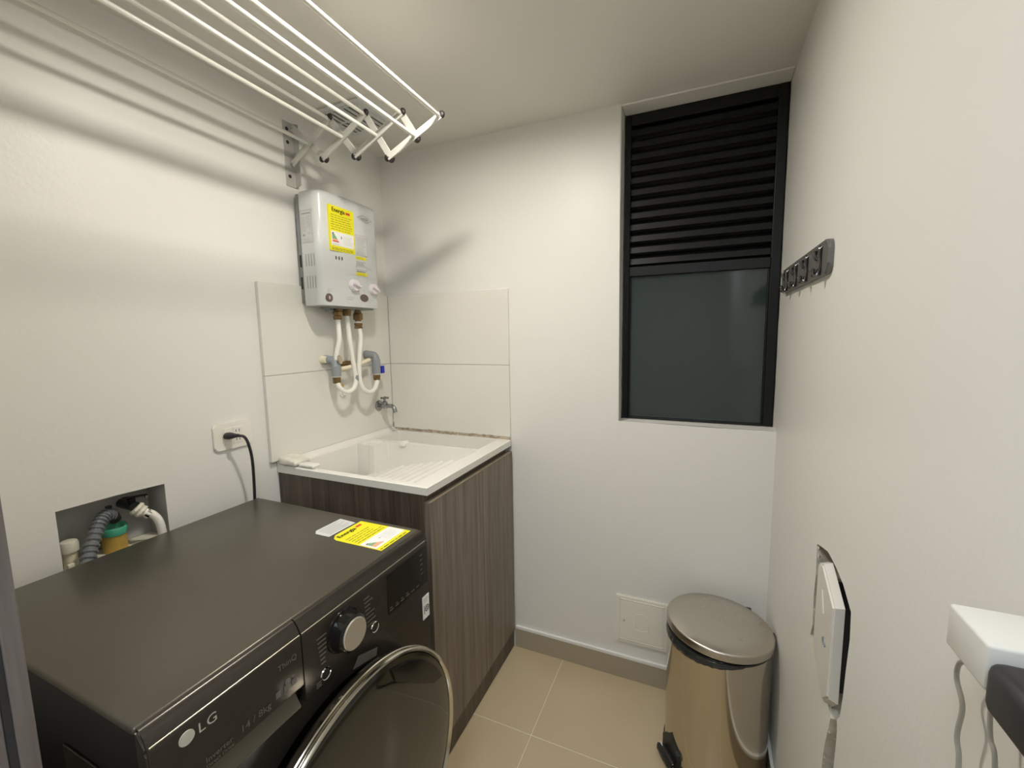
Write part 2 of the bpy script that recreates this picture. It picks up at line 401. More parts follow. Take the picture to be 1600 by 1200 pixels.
# splash-back tiles
TZ = [0.914, 1.208, 1.510]; TX, TY = 0.6012, 0.6257
bm = nb(); box(bm, 0.012, TX - 0.002, -0.005, -0.0003, TZ[0], TZ[2] - 0.002)
bs = obj('grout_bed', bm, m_grout, wall_back)
bm = nb(); box(bm, 0.0003, 0.011, -TY + 0.002, -0.001, TZ[0] + 0.006, TZ[2] - 0.002)
obj('grout_bed', bm, m_grout, wall_left)
for k in (0, 1):
    b = nb(); box(b, 0.0145, TX, -0.008, -0.0004, TZ[k] + 0.0008, TZ[k + 1] - 0.0008, bev=0.0012, seg=2)
    obj('tile', b, m_tilew, wall_back)
    b = nb(); box(b, 0.0004, 0.014, -TY, -0.0088, TZ[k] + 0.0008 + (0.006 if k == 0 else 0), TZ[k + 1] - 0.0008, bev=0.0012, seg=2)
    obj('tile', b, m_tilew, wall_left)
# stained silicone along the sink and in the corner
b = nb()
for i in range(46):
    x = 0.012 + i * 0.0128; h = random.uniform(-0.004, 0.0015)
    box(b, x, x + 0.0128, -0.0095, -0.0078, 0.904, 0.9165 + h)
box(b, 0.0142, 0.018, -0.0125, -0.0085, 0.915, 0.940)
obj('sealant', b, m_rust, wall_back, kind='stuff')

# ------------------------------------------------------------------ window
bm = nb(); fy0, fy1 = RD, RD + 0.04
box(bm, WX0 + 0.004, 1.052, fy0, fy1, WZ0 + 0.001, H - 0.0075, bev=0.002)
window_1 = obj('window_1', bm, m_black, kind='structure')
def wpart(name, x0, x1, y0, y1, z0, z1, m=m_black, bev=0.002, **k):
    b = nb(); box(b, x0, x1, y0, y1, z0, z1, bev=bev); return obj(name, b, m, window_1, **k)
wpart('window_frame', 1.499, W - 0.002, fy0, fy1, WZ0 + 0.001, H - 0.0075)
wpart('window_frame', 1.052, 1.499, fy0, fy1, H - 0.045, H - 0.0075)
wpart('window_frame', 1.052, 1.499, fy0 - 0.004, fy1, 1.532, 1.566)
wpart('window_frame', 1.052, 1.499, fy0, fy1, WZ0 + 0.001, 1.0145)
wpart('pane', 1.0515, 1.4995, fy0 + 0.012, fy0 + 0.018, 1.013, 1.533, m_glass, 0.0005)
wpart('window_stop', 1.052, 1.0575, fy0 + 0.002, fy0 + 0.012, 1.0145, 1.532)
wpart('window_stop', 1.4935, 1.499, fy0 + 0.002, fy0 + 0.012, 1.0145, 1.532)
# slats of the louvre
n = 12; z0 = 1.567; z1 = H - 0.046; p = (z1 - z0) / n
for i in range(n):
    b = nb(); zc = z0 + p * (i + 0.5)
    prof = [(fy0 + 0.005, zc - p * 0.34), (fy0 + 0.002, zc - p * 0.30), (fy0 + 0.006, zc + p * 0.20), (fy0 + 0.034, zc + p * 0.62), (fy0 + 0.036, zc + p * 0.56), (fy0 + 0.009, zc + p * 0.14)]
    poly_extrude(b, [(1.0525, y, z) for y, z in prof], (0.446, 0, 0))
    obj('slat', b, m_black, window_1)
b = nb(); box(b, 1.035, W - 0.001, fy1 + 0.001, fy1 + 0.006, WZ0 + 0.002, H - 0.002)
obj('backing_mesh', b, m_dark, window_1, label='black screen behind the louvre')
# ragged black sealant round the frame
b = nb()
def ragged(a, c, nrm, wid):
    a = Vector(a); c = Vector(c); k = 26; nrm = Vector(nrm)
    base = [a + (c - a) * (i / k) for i in range(k + 1)]
    out = [p_ + nrm * (wid * random.uniform(0.3, 1.0)) for p_ in base]
    for i in range(k):
        b.faces.new([b.verts.new(q) for q in (base[i], base[i + 1], out[i + 1], out[i])])
ragged((WX0 + 0.006, fy0 - 0.0006, WZ0), (WX0 + 0.006, fy0 - 0.0006, H), (-1, 0, 0), 0.005)
ragged((W - 0.0008, fy0 + 0.002, WZ0 + 0.004), (W - 0.0008, fy0 + 0.002, H), (0, -1, 0), 0.007)
ragged((WX0, fy0 - 0.0005, WZ0 + 0.003), (W - 0.001, fy0 - 0.0005, WZ0 + 0.003), (0, 0, -1), 0.002)
obj('sealant', b, m_grime, window_1, kind='stuff')

# ================================================================== LAMPS
lamp = thing('ceiling_lamp', 'small round recessed ceiling downlight above the middle of the room', 'lamp', (LAMP[0], LAMP[1], H))
b = nb(); lathe(b, (LAMP[0], LAMP[1], H), (0, 0, -1), [(0.0, 0.068), (0.004, 0.066), (0.006, 0.060), (0.0045, 0.054), (0.0005, 0.052)], 48, cap=False)
obj('trim_ring', b, m_outlet, lamp, True)
b = nb(); lathe(b, (LAMP[0], LAMP[1], H - 0.0008), (0, 0, -1), [(0, 0.052), (0.0012, 0.051), (0.0014, 0.0)], 48)
obj('diffuser', b, m_bulb, lamp, True)
hall = thing('hall_fill_light', 'added square ceiling panel in the hall, standing in for cool daylight from behind', 'lamp', (1.20, -1.95, H))  # added unseen panel, stands in for cool daylight from behind
b = nb(); box(b, 0.95, 1.45, -2.20, -1.70, H - 0.022, H - 0.0005, bev=0.004)
obj('fill_frame', b, m_outlet, hall)
b = nb(); box(b, 0.965, 1.435, -2.185, -1.715, H - 0.025, H - 0.0215)
obj('diffuser', b, m_hall, hall)

# ================================================================== WASHING MACHINE
BX, FX, Y0, Y1 = 0.083, 0.690, -1.326, -0.729
YC = (Y0 + Y1) / 2
wm = thing('washing_machine', 'black steel front-loading washing machine with round glass door, beside the wooden sink cabinet', 'washing machine', (0.39, YC, 0))
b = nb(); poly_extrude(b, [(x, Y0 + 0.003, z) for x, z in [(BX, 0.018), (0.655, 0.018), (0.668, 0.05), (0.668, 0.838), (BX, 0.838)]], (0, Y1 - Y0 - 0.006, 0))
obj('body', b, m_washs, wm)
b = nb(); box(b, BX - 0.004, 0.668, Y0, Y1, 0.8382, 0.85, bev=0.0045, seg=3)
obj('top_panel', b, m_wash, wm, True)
# curved front of the control panel
def front_prof(z_low):
    P = [(0.6690, 0.8495), (0.6715, 0.8500), (0.6765, 0.8480), (0.6830, 0.8400), (0.6885, 0.8290), (0.6905, 0.8240), (0.6910, 0.8190), (0.6905, z_low), (0.6690, z_low)]
    return P
SPL = -1.100                                          # gap between drawer and control panel
b = nb(); poly_extrude(b, [(x, SPL + 0.0012, z) for x, z in front_prof(0.7015)], (0, Y1 - SPL - 0.0012, 0))
bmesh.ops.bevel(b, geom=[e for e in b.edges if all(abs(v.co.y - Y1) < 1e-5 for v in e.verts)], offset=0.004, segments=2, affect='EDGES')
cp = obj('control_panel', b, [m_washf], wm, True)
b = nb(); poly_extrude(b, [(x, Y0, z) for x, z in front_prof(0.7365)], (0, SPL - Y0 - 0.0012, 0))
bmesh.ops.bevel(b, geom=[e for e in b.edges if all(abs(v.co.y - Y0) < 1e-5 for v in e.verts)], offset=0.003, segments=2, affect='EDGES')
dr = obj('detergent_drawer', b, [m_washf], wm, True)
b = nb(); poly_extrude(b, [(x, Y0 + 0.012, z) for x, z in [(0.669, 0.7362), (0.674, 0.7362), (0.693, 0.7085), (0.6935, 0.7040), (0.6900, 0.7015), (0.669, 0.7015)]], (0, SPL - Y0 - 0.024, 0))
obj('drawer_handle', b, m_wash, dr, True)
# added bead standing in for the highlight on the panel's upper edge
b = nb(); cyl(b, (0.6889, Y0 + 0.005, 0.8268), (0.6889, SPL - 0.002, 0.8268), 0.0014, 8)
obj('edge_highlight', b, m_highlight, dr, True)
b = nb(); cyl(b, (0.6893, SPL + 0.002, 0.8268), (0.6893, Y1 - 0.008, 0.8268), 0.0013, 8)
obj('edge_highlight', b, m_highlight, cp, True)
# front panel with the round opening
DC = Vector((0, YC + 0.001, 0.411))
outer = rounded(Y0, 0.018, Y1, 0.7005, 0.006)
circ = [(DC.y + 0.262 * math.cos(2 * PI * i / 64), DC.z + 0.262 * math.sin(2 * PI * i / 64)) for i in range(64)]
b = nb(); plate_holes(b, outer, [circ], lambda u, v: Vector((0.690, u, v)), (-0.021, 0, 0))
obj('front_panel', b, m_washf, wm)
b = nb(); lathe(b, (0.6685, DC.y, DC.z), (1, 0, 0), [(0.0, 0.261), (0.001, 0.20), (0.006, 0.0)], 64, cap=False)
obj('door_recess', b, m_gloss, wm, True)
# door: dark shell, chrome ring, glass
b = nb(); lathe(b, (0.672, DC.y, DC.z), (1, 0, 0), [(0, 0.225), (0.02, 0.240), (0.045, 0.270), (0.060, 0.2780)], 96, cap=False)
door = obj('door', b, m_gloss, wm, True)
b = nb(); lathe(b, (0.722, DC.y, DC.z), (1, 0, 0), [(0.002, 0.2755), (-0.004, 0.2800), (0.000, 0.2860), (0.010, 0.2905), (0.0195, 0.2935), (0.0215, 0.2925), (0.0225, 0.2870), (0.0250, 0.2870), (0.0265, 0.2915), (0.0295, 0.2925), (0.0325, 0.2905), (0.0335, 0.2870), (0.030, 0.2835), (0.016, 0.2800)], 128, cap=False)
obj('chrome_ring', b, m_ring, door, True)
b = nb(); lathe(b, (0.750, DC.y, DC.z), (1, 0, 0), [(0, 0.2812), (0.0015, 0.272), (0.003, 0.24), (0.0045, 0.17), (0.0055, 0.09), (0.006, 0.0)], 96, cap=False)
obj('door_glass', b, m_doorglass, door, True)
# handle recess inside the upper rim
b = nb(); R0 = 0.268
pts = []
for i in range(15):
    a = math.radians(24 + 3.6 * i); pts.append((DC.y + R0 * math.cos(a), DC.z + R0 * math.sin(a)))
for i in range(9):
    a = math.radians(70 - 5.0 * i); r = R0 - 0.028 - 0.016 * math.sin(PI * i / 8); pts.append((DC.y + r * math.cos(a), DC.z + r * math.sin(a)))
poly_extrude(b, [(0.7530, y, z) for y, z in pts], (0.0035, 0, 0))
obj('door_grip', b, m_gloss, door, label='dark grip recess under the upper rim of the door')
# paper sticker behind the door rim
b = nb(); quad(b, [(0.6908, -0.992, 0.678), (0.6908, -0.925, 0.660), (0.6908, -0.920, 0.676), (0.6908, -0.975, 0.696)])
obj('sticker', b, m_faint, wm, label='small grey sticker half hidden behind the door rim')
# knob
KY, KZ = -1.008, 0.775
b = nb(); lathe(b, (0.6908, KY, KZ), (1, 0, 0), [(0, 0.0410), (0.003, 0.0400), (0.0035, 0.0365), (0.006, 0.0360), (0.024, 0.0340), (0.027, 0.0300)], 48)
kn = obj('dial_knob', b, m_gloss, wm, True)
b = nb(); lathe(b, (0.7180, KY, KZ), (1, 0, 0), [(0, 0.0290), (0.0022, 0.0290), (0.0032, 0.0280), (0.0026, 0.0)], 48)
obj('knob_face', b, m_knobface, kn, True, label='bright brushed metal face of the dial')
for y, z, r in ((-0.925, 0.7245, 0.0105), (-1.055, 0.7205, 0.0105)):
    b = nb(); lathe(b, (0.6905, y, z), (1, 0, 0), [(0, r + 0.0012), (0.002, r), (0.0012, r - 0.0012)], 28, cap=False)
    k_ = obj('button', b, m_chrome, wm, True)
    b = nb(); lathe(b, (0.6907, y, z), (1, 0, 0), [(0, r - 0.001), (0.0009, r - 0.002), (0.0009, 0)], 24)
    obj('button_face', b, m_washf, k_, True)
# display
b = nb(); D = Decal((0.6907, -0.882, 0.722), (0, 1, 0), (0, 0, 1), (1, 0, 0), 0.0004)
D.slab(rounded(0, 0, 0.148, 0.092, 0.002), 0.0012); obj('display', D.bm, m_gloss, wm)
D = Decal((0.6921, -0.882, 0.722), (0, 1, 0), (0, 0, 1), (1, 0, 0), 0.0004)
for i in range(6): D.rect(0.004 + i * 0.019, 0.008, 0.016 + i * 0.019, 0.0105, 0)
for i in range(4): D.rect(0.004 + i * 0.019, 0.014, 0.012 + i * 0.019, 0.0158, 0)
for k in range(5): D.rect(0.118, 0.030 + 0.012 * k, 0.118 + random.uniform(0.008, 0.018), 0.0325 + 0.012 * k, 0)
obj('display_print', D.bm, m_faint, wm)
# programme lists on both sides of the knob
D = Decal((0.6912, 0, 0), (0, 1, 0), (0, 0, 1), (1, 0, 0), 0.0003)
for k in range(8):
    z = 0.800 - k * 0.0088; D.rect(-0.953 + 0.001 * k, z, -0.953 + 0.001 * k + random.uniform(0.014, 0.026), z + 0.0026)
for k in range(7):
    z = 0.795 - k * 0.0085; D.rect(-1.070 + 0.001 * k, z, -1.070 + random.uniform(0.015, 0.022), z + 0.0026)
for k in range(3): D.rect(-1.077, 0.707 + k * 0.004, -1.066, 0.709 + k * 0.004)
obj('programme_print', D.bm, m_faint, wm)
# logo and lettering
b = nb(); lathe(b, (0.6910, -1.281, 0.8055), (1, 0, 0), [(0, 0.0098), (0.0012, 0.0096), (0.0014, 0)], 32)
obj('logo', b, m_logo, wm, label='round silver logo')
b = nb(); text_into(b, 'LG', (0.6917, -1.2675, 0.7985), (0, 1, 0), (0, 0, 1), 0.0205, spacing=1.1)
obj('lettering', b, m_logo, wm, label='silver letters')
b = nb(); text_into(b, 'ThinQ', (0.6917, -1.147, 0.7945), (0, 1, 0), (0, 0, 1), 0.0135)
text_into(b, 'Inverter', (0.6917, -1.262, 0.7475), (0, 1, 0), (0, 0, 1), 0.0115)
text_into(b, '14 / 8kg', (0.6917, -1.213, 0.7475), (0, 1, 0), (0, 0, 1), 0.0155)
text_into(b, 'Direct Drive', (0.6917, -1.262, 0.7395), (0, 1, 0), (0, 0, 1), 0.0075)
for k in range(3):
    y = -1.154 + 0.0150 * k; quad(b, [(0.6917, y, 0.752), (0.6917, y + 0.009, 0.752), (0.6917, y + 0.009, 0.763), (0.6917, y, 0.763)])
obj('lettering', b, m_faint, wm, label='faint grey lettering')
b = nb(); lathe(b, (0.6912, -1.131, 0.7665), (1, 0, 0), [(0, 0.0052), (0.0006, 0.0050), (0.0006, 0)], 16)
obj('icon', b, m_faint, wm)
# white sticker "10"
D = Decal((0.6913, -0.760, 0.630), (0, 1, 0), (0, 0, 1), (1, 0, 0), 0.0004)
D.slab(rounded(0, 0, 0.028, 0.060, 0.002), 0.0005)
st = obj('sticker', D.bm, m_paper, wm, label='white sticker with the number 10')
D = Decal((0.6913, -0.760, 0.630), (0, 1, 0), (0, 0, 1), (1, 0, 0), 0.0009)
D.rect(0.005, 0.014, 0.0072, 0.036)
b = D.bm
lathe(b, (0.6921, -0.760 + 0.0175, 0.655), (1, 0, 0), [(0, 0.0085), (0.0003, 0.0085), (0.0003, 0.0062), (0, 0.0062)], 24, cap=False)
lathe(b, (0.6921, -0.760 + 0.0175, 0.655), (1, 0, 0), [(0, 0.0040), (0.0003, 0.0040), (0.0003, 0.0025), (0, 0.0025)], 16, cap=False)
D.lines(0.004, 0.044, 0.024, 0.056, 3, 0, 1)
obj('sticker_print', b, m_ink, st)
# hinge-side plate on the near flank
b = nb(); box(b, 0.47, 0.60, Y0 - 0.0003, Y0 + 0.0028, 0.66, 0.75, bev=0.001); obj('side_label', b, m_washf, wm)
for x in (BX + 0.05, 0.63):
    for y in (Y0 + 0.05, Y1 - 0.05):
        b = nb(); lathe(b, (x, y, 0.0005), (0, 0, 1), [(0, 0.022), (0.006, 0.022), (0.008, 0.012), (0.018, 0.012)], 16); obj('foot', b, m_plug, wm, True)

# labels stuck on top
lb = thing('label', 'small grey-white paper label on the washing machine top, left of the yellow label', 'label', (0.44, -0.795, 0.8502))
D = Decal((0.446, -0.842, 0.8503), (0.0, 1, 0), (-1, 0, 0), (0, 0, 1), 0.0002)
D2 = Decal((0.0, 0.0, 0.8503), (1, 0, 0), (0, 1, 0), (0, 0, 1), 0.0002)
LBL = [(0.446, -0.846), (0.490, -0.846), (0.492, -0.760), (0.436, -0.756), (0.434, -0.834)]
D2.slab(LBL, 0.0004); obj('paper', D2.bm, m_greypaper, lb)
D2 = Decal((0.0, 0.0, 0.8503), (1, 0, 0), (0, 1, 0), (0, 0, 1), 0.0007)
for k in range(6): 
    x = 0.443 + k * 0.0075; D2.rect(x, -0.835, x + 0.002, -0.835 + random.uniform(0.05, 0.07))
obj('label_print', D2.bm, m_inkgrey, lb)

# yellow label on the washer: text runs along +y, top of the label points to -x
yl = thing('energy_label', 'yellow and white energy label on the washing machine top', 'label', (0.575, -0.80, 0.8502))
D = Decal((0.655, -0.853, 0.8503), (0, 1, 0), (-1, 0, 0), (0, 0, 1), 0.0002)      # u along y (0..0.105), v along -x (0..0.158)
D.slab([(0, 0), (0.108, 0), (0.106, 0.157), (0.018, 0.157), (0.004, 0.146), (0, 0.135)], 0.0004); pp = obj('paper', D.bm, m_yellow, yl)
D = Decal((0.655, -0.853, 0.8503), (0, 1, 0), (-1, 0, 0), (0, 0, 1), 0.0007)
D.rect(0.002, 0.016, 0.106, 0.066, 0); obj('white_field', D.bm, m_paper, yl)
D = Decal((0.655, -0.853, 0.8503), (0, 1, 0), (-1, 0, 0), (0, 0, 1), 0.0009)
D.lines(0.008, 0.074, 0.100, 0.122, 5, 0, 1, jag=0.25, fill=0.32)
D.lines(0.004, 0.004, 0.100, 0.012, 1, 0, 1, fill=0.6, jag=0.05)
[text_into(D.bm, 'Energía', (0.655 - 0.134, -0.853 + 0.010 + e_, 0.8513), (0, 1, 0), (-1, 0, 0), 0.019) for e_ in (0, 0.0006, 0.0012)]
obj('label_print', D.bm, m_ink, yl)
def scale_bars(D, u, v, s, parent):
    """efficiency bars, flag"""
    for k, m in enumerate([m_ink, m_green, m_green, m_green, m_orange, m_orange, m_orange]):
        Dk = Decal(D.o, D.R, D.U, D.n, D.l); L = s * (0.25 + 0.125 * k)
        Dk.rect(u, v - k * s * 0.145, u + L, v - k * s * 0.145 + s * 0.105); obj('efficiency_bar', Dk.bm, m, parent)
D = Decal((0.655, -0.853, 0.8503), (0, 1, 0), (-1, 0, 0), (0, 0, 1), 0.0010)
scale_bars(D, 0.008, 0.050, 0.030, yl)
D.lines(0.052, 0.026, 0.096, 0.060, 5, 0, 1, fill=0.2); D.rect(0.046, 0.044, 0.050, 0.048)
obj('label_print', D.bm, m_inkgrey, yl)
D = Decal((0.655, -0.853, 0.8503), (0, 1, 0), (-1, 0, 0), (0, 0, 1), 0.0010)
D.rect(0.072, 0.138, 0.090, 0.146); obj('flag_mark', D.bm, m_red, yl)

# ================================================================== SINK CABINET
cab = thing('sink_cabinet', 'grey-brown wood laminate cabinet with two doors under the white sink', 'cabinet', (0.3, -0.3, 0))
def cpart(name, x0, x1, y0, y1, z0, z1, m, bev=0.0006, label=None, par=None):
    b = nb(); box(b, x0, x1, y0, y1, z0, z1, bev=bev, seg=1); return obj(name, b, m, par or cab, label=label)
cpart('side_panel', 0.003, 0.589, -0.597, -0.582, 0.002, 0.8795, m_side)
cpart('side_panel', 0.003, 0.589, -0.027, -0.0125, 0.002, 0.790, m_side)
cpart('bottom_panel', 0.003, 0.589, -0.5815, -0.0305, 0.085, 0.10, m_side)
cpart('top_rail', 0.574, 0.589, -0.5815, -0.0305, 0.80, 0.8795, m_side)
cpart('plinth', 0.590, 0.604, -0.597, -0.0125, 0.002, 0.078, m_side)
for y0, y1 in ((-0.597, -0.2765), (-0.2735, -0.0128)):
    d_ = cpart('door', 0.5905, 0.6095, y0, y1, 0.081, 0.857, m_door)
    b = nb(); box(b, 0.5905, 0.6105, y0, y1, 0.8572, 0.8585); obj('edge_band', b, m_edge, d_)
    b = nb(); box(b, 0.594, 0.606, (y0 + y1) / 2 - 0.02, (y0 + y1) / 2 + 0.02, 0.0785, 0.0808); obj('door_pull', b, m_black, d_)

# ------------------------------------------------------------------ laundry sink (height field with exact edges)
SX, SY = 0.605, -0.600
def sink_z(x, y):
    # y negative towards the camera
    rim = 0.905
    if x < 0.012: rim = 0.921
    elif x < 0.030: rim = 0.921 - (x - 0.012) / 0.018 * 0.014
    if x > SX - 0.004 or y < SY + 0.004: rim -= 0.003
    z = rim
    # tank along the back wall
    if 0.062 <= x <= 0.548 and -0.186 <= y <= -0.028: z = 0.80
    # main basin
    in_basin = 0.052 <= x <= 0.553 and -0.578 <= y <= -0.206 and not (x < 0.142 and y > -0.286)
    if in_basin:
        ramp = 0.790 + (x - 0.115) * 0.205
        if x < 0.115: ramp = 0.70
        z = min(rim - 0.010, ramp)
        if x > 0.20: z += 0.0045 * max(-0.3, math.sin((x - 0.20) / 0.046 * 2 * PI)) * min(1, (0.545 - x) / 0.02 if x < 0.545 else 0)
    if 0.062 <= x <= 0.128 and -0.272 <= y <= -0.215: z = 0.897           # soap dish
    return z
def brk(vals, lo, hi, step, e=0.0016):
    s = {lo, hi}
    for v in vals: s.add(round(v - e, 5)); s.add(round(v + e, 5))
    k = lo
    while k < hi: s.add(round(k, 5)); k += step
    out = []
    for v in sorted(s):
        if lo <= v <= hi and (not out or v - out[-1] > 0.0007): out.append(v)
    return out
xs = brk([0.012, 0.030, 0.052, 0.062, 0.115, 0.128, 0.142, 0.548, 0.553, 0.6005], 0.003, SX, 0.004)
ys = brk([-0.5955, -0.578, -0.286, -0.272, -0.215, -0.206, -0.186, -0.028], SY, -0.0105, 0.02)
b = nb(); G = [[b.verts.new((x, y, sink_z(x, y))) for y in ys] for x in xs]
for i in range(len(xs) - 1):
    for j in range(len(ys) - 1): b.faces.new((G[i][j], G[i + 1][j], G[i + 1][j + 1], G[i][j + 1]))
skirt = [G[i][0] for i in range(len(xs))] + [G[-1][j] for j in range(1, len(ys))] + [G[i][-1] for i in range(len(xs) - 2, -1, -1)] + [G[0][j] for j in range(len(ys) - 2, 0, -1)]
low = [b.verts.new((v.co.x, v.co.y, 0.8805)) for v in skirt]
for i in range(len(skirt)):
    j = (i + 1) % len(skirt); b.faces.new((skirt[i], low[i], low[j], skirt[j]))
sink = obj('laundry_sink', b, m_sink, smooth=True)
sink['label'] = 'white laundry sink with ribbed washboard, set on the wooden cabinet'; sink['category'] = 'sink'
b = nb(); box(b, 0.205, 0.232, -0.213, -0.184, 0.890, 0.912, bev=0.004); obj('drain_notch', b, m_sink, sink, True)
b = nb(); lathe(b, (0.083, -0.43, 0.7005), (0, 0, 1), [(0, 0.024), (0.002, 0.023), (0.001, 0.0)], 24); obj('drain', b, m_chrome, sink, True)

b = nb(); box(b, 0.012, 0.090, -0.603, -0.540, 0.9075, 0.934, bev=0.006, seg=3)
for v in b.verts:
    v.co += Vector((random.uniform(-1, 1), random.uniform(-1, 1), random.uniform(-1, 1))) * 0.0012
    v.co.z -= 0.010 * max(0, (v.co.x - 0.05) / 0.04) * (1 if v.co.z > 0.92 else 0)
soap = obj('soap_block', b, m_cloth, smooth=True)
soap['label'] = 'whitish worn soap block on the near left corner of the sink'; soap['category'] = 'soap'
b = nb(); box(b, 0.094, 0.160, -0.594, -0.560, 0.9065, 0.918, bev=0.005, seg=3)
s2 = obj('soap_piece', b, m_sink, smooth=True)
s2['label'] = 'thin white soap piece on the sink rim beside the soap block'; s2['category'] = 'soap'

# ================================================================== WATER HEATER
ht = thing('water_heater', 'white wall-mounted gas water heater with yellow energy label above the sink', 'water heater', (0.0, -0.32, 1.44))
HYL, HYR, HZ0, HZ1, HD = -0.468, -0.172, 1.440, 1.822, 0.125
b = nb(); box(b, 0.0145, 0.034, HYL + 0.004, HYR - 0.004, HZ0 + 0.010, HZ1 - 0.006, bev=0.003)
hb = obj('back_casing', b, m_heaterback, ht, True)
for z0 in (1.572, 1.497):
    b = nb(); D = Decal((0, HYL + 0.0038, 0), (1, 0, 0), (0, 0, 1), (0, -1, 0), 0.0002)
    D.slab(rounded(0.019, z0, 0.0265, z0 + 0.042, 0.0035), 0.0005); obj('casing_slot', D.bm, m_dark, hb)
# cover: rounded vertical edges, slightly bowed front
def cover_outline(zt=0):
    pts = [(0.036, HYL)]
    r = 0.030
    for i in range(9):
        a = PI / 2 * i / 8; pts.append((HD - 0.006 - r + r * math.sin(a), HYL + r - r * math.cos(a)))
    for i in range(1, 8):
        t = i / 8; y = HYL + r + (HYR - HYL - 2 * r) * t; pts.append((HD - 0.006 + 0.006 * math.sin(PI * t), y))
    for i in range(9):
        a = PI / 2 * i / 8; pts.append((HD - 0.006 - r + r * math.cos(a), HYR - r + r * math.sin(a)))
    pts.append((0.036, HYR)); return pts
def front_x(y):
    r = 0.030; t = (y - HYL - r) / (HYR - HYL - 2 * r); return HD - 0.006 + 0.006 * math.sin(PI * min(1, max(0, t)))
b = nb(); ol = cover_outline(); cxm, cym = 0.08, (HYL + HYR) / 2
lv = [(HZ0, 0.985), (HZ0 + 0.004, 1.0), (HZ1 - 0.012, 1.0), (HZ1 - 0.004, 0.985), (HZ1, 0.955)]
rings = []
for z, s in lv: rings.append([b.verts.new((0.036 + (x - 0.036) * s, cym + (y - cym) * s, z)) for x, y in ol])
for a, c in zip(rings, rings[1:]):
    for i in range(len(ol) - 1): b.faces.new((a[i], a[i + 1], c[i + 1], c[i]))
    b.faces.new((a[-1], a[0], c[0], c[-1]))
b.faces.new(rings[0]); b.faces.new(rings[-1])
cover = obj('cover', b, m_heater, ht, True)
# side vents
for z0 in (1.572, 1.498):
    for k in range(4):
        D = Decal((0, HYL - 0.0004, 0), (1, 0, 0), (0, 0, 1), (0, -1, 0), 0.0002); x = 0.052 + 0.0125 * k
        yy = 0
        D.slab(rounded(x, z0, x + 0.0030, z0 + 0.042, 0.0014, 3), 0.0009); obj('vent_slit', D.bm, m_inkgrey, cover)
# side label
D = Decal((0.040, HYL - 0.0002, 1.650), (1, 0, 0), (0, 0, 1), (0, -1, 0), 0.0002)
D.slab([(0, 0), (0.052, 0), (0.052, 0.108), (0, 0.108)], 0.0004); sl = obj('side_label', D.bm, m_greypaper, cover, label='pale grey printed label on the side of the heater')
D = Decal((0.040, HYL - 0.0002, 1.650), (1, 0, 0), (0, 0, 1), (0, -1, 0), 0.0007)
D.frame(0.001, 0.001, 0.051, 0.107, 0.0008, 0, 1); D.rect(0.006, 0.094, 0.046, 0.098, 0); D.lines(0.004, 0.040, 0.022, 0.086, 9, 0, 1); D.lines(0.026, 0.050, 0.048, 0.090, 8, 0, 1)
D.rect(0.006, 0.022, 0.017, 0.029, 0); D.lines(0.004, 0.004, 0.048, 0.018, 3, 0, 1); D.lines(0.03, 0.028, 0.048, 0.036, 2, 0, 1)
obj('label_print', D.bm, m_inkgrey, sl)
# labels on the front
def FD(y, z, lift): return Decal((HD + 0.0003, y, z), (0, 1, 0), (0, 0, 1), (1, 0, 0), lift)
LY, LZ, LW, LH = -0.427, 1.629, 0.116, 0.152
b = nb(); box(b, 0.1195, HD + 0.0004, LY, LY + LW, LZ, LZ + LH); yl2 = obj('energy_label', b, m_yellow, cover, label='yellow energy label on the heater front')
D = FD(LY, LZ, 0.0004); D.rect(0.005, 0.018, LW - 0.005, 0.066); obj('white_field', D.bm, m_paper, yl2)
D = FD(LY, LZ, 0.0006); D.lines(0.008, 0.072, LW - 0.008, 0.128, 7, 0, 1, fill=0.28, jag=0.15)
D.lines(0.006, 0.004, LW - 0.006, 0.014, 2, 0, 1, fill=0.5, jag=0.05)
[text_into(D.bm, 'Energía', (HD + 0.001, LY + 0.013 + e_, LZ + 0.132), (0, 1, 0), (0, 0, 1), 0.0205) for e_ in (0, 0.0006, 0.0012)]
obj('label_print', D.bm, m_ink, yl2)
D = FD(LY, LZ, 0.0007); D.lines(0.062, 0.028, LW - 0.010, 0.060, 5, 0, 1, fill=0.25); D.lines(0.01, 0.022, 0.05, 0.027, 1, 0, 1)
obj('label_print', D.bm, m_inkgrey, yl2)
D = FD(LY, LZ, 0.0008); D.rect(0.050, 0.044, 0.053, 0.053, 0)
D2 = D
def bars2(par):
    for k, m in enumerate([m_ink, m_green, m_green, m_green, m_orange, m_red]):
        Dk = FD(LY, LZ, 0.0008); Dk.rect(0.010, 0.056 - k * 0.0052, 0.018 + k * 0.0042, 0.060 - k * 0.0052); obj('efficiency_bar', Dk.bm, m, par)
bars2(yl2); obj('arrow_mark', D.bm, m_ink, yl2)
D = FD(LY, LZ, 0.0008); D.rect(0.078, 0.133, 0.098, 0.141); obj('flag_mark', D.bm, m_red, yl2)
b = nb(); box(b, 0.1185, HD + 0.0002, -0.306, -0.246, 1.631, 1.705); gl = obj('instruction_label', b, m_greypaper, cover, label='pale printed instruction label')
D = FD(-0.306, 1.631, 0.0004); D.frame(0.001, 0.001, 0.059, 0.073, 0.0008, 0, 1); D.lines(0.005, 0.005, 0.055, 0.068, 13, 0, 1, fill=0.45, jag=0.35); obj('label_print', D.bm, m_inkgrey, gl)
b = nb(); box(b, 0.1185, HD + 0.0002, -0.312, -0.255, 1.555, 1.6275); g2 = obj('warning_label', b, m_greypaper, cover, label='small label with yellow bands')
D = FD(-0.312, 1.555, 0.0004); D.rect(0.001, 0.001, 0.056, 0.013); obj('yellow_band', D.bm, m_yellow, g2)
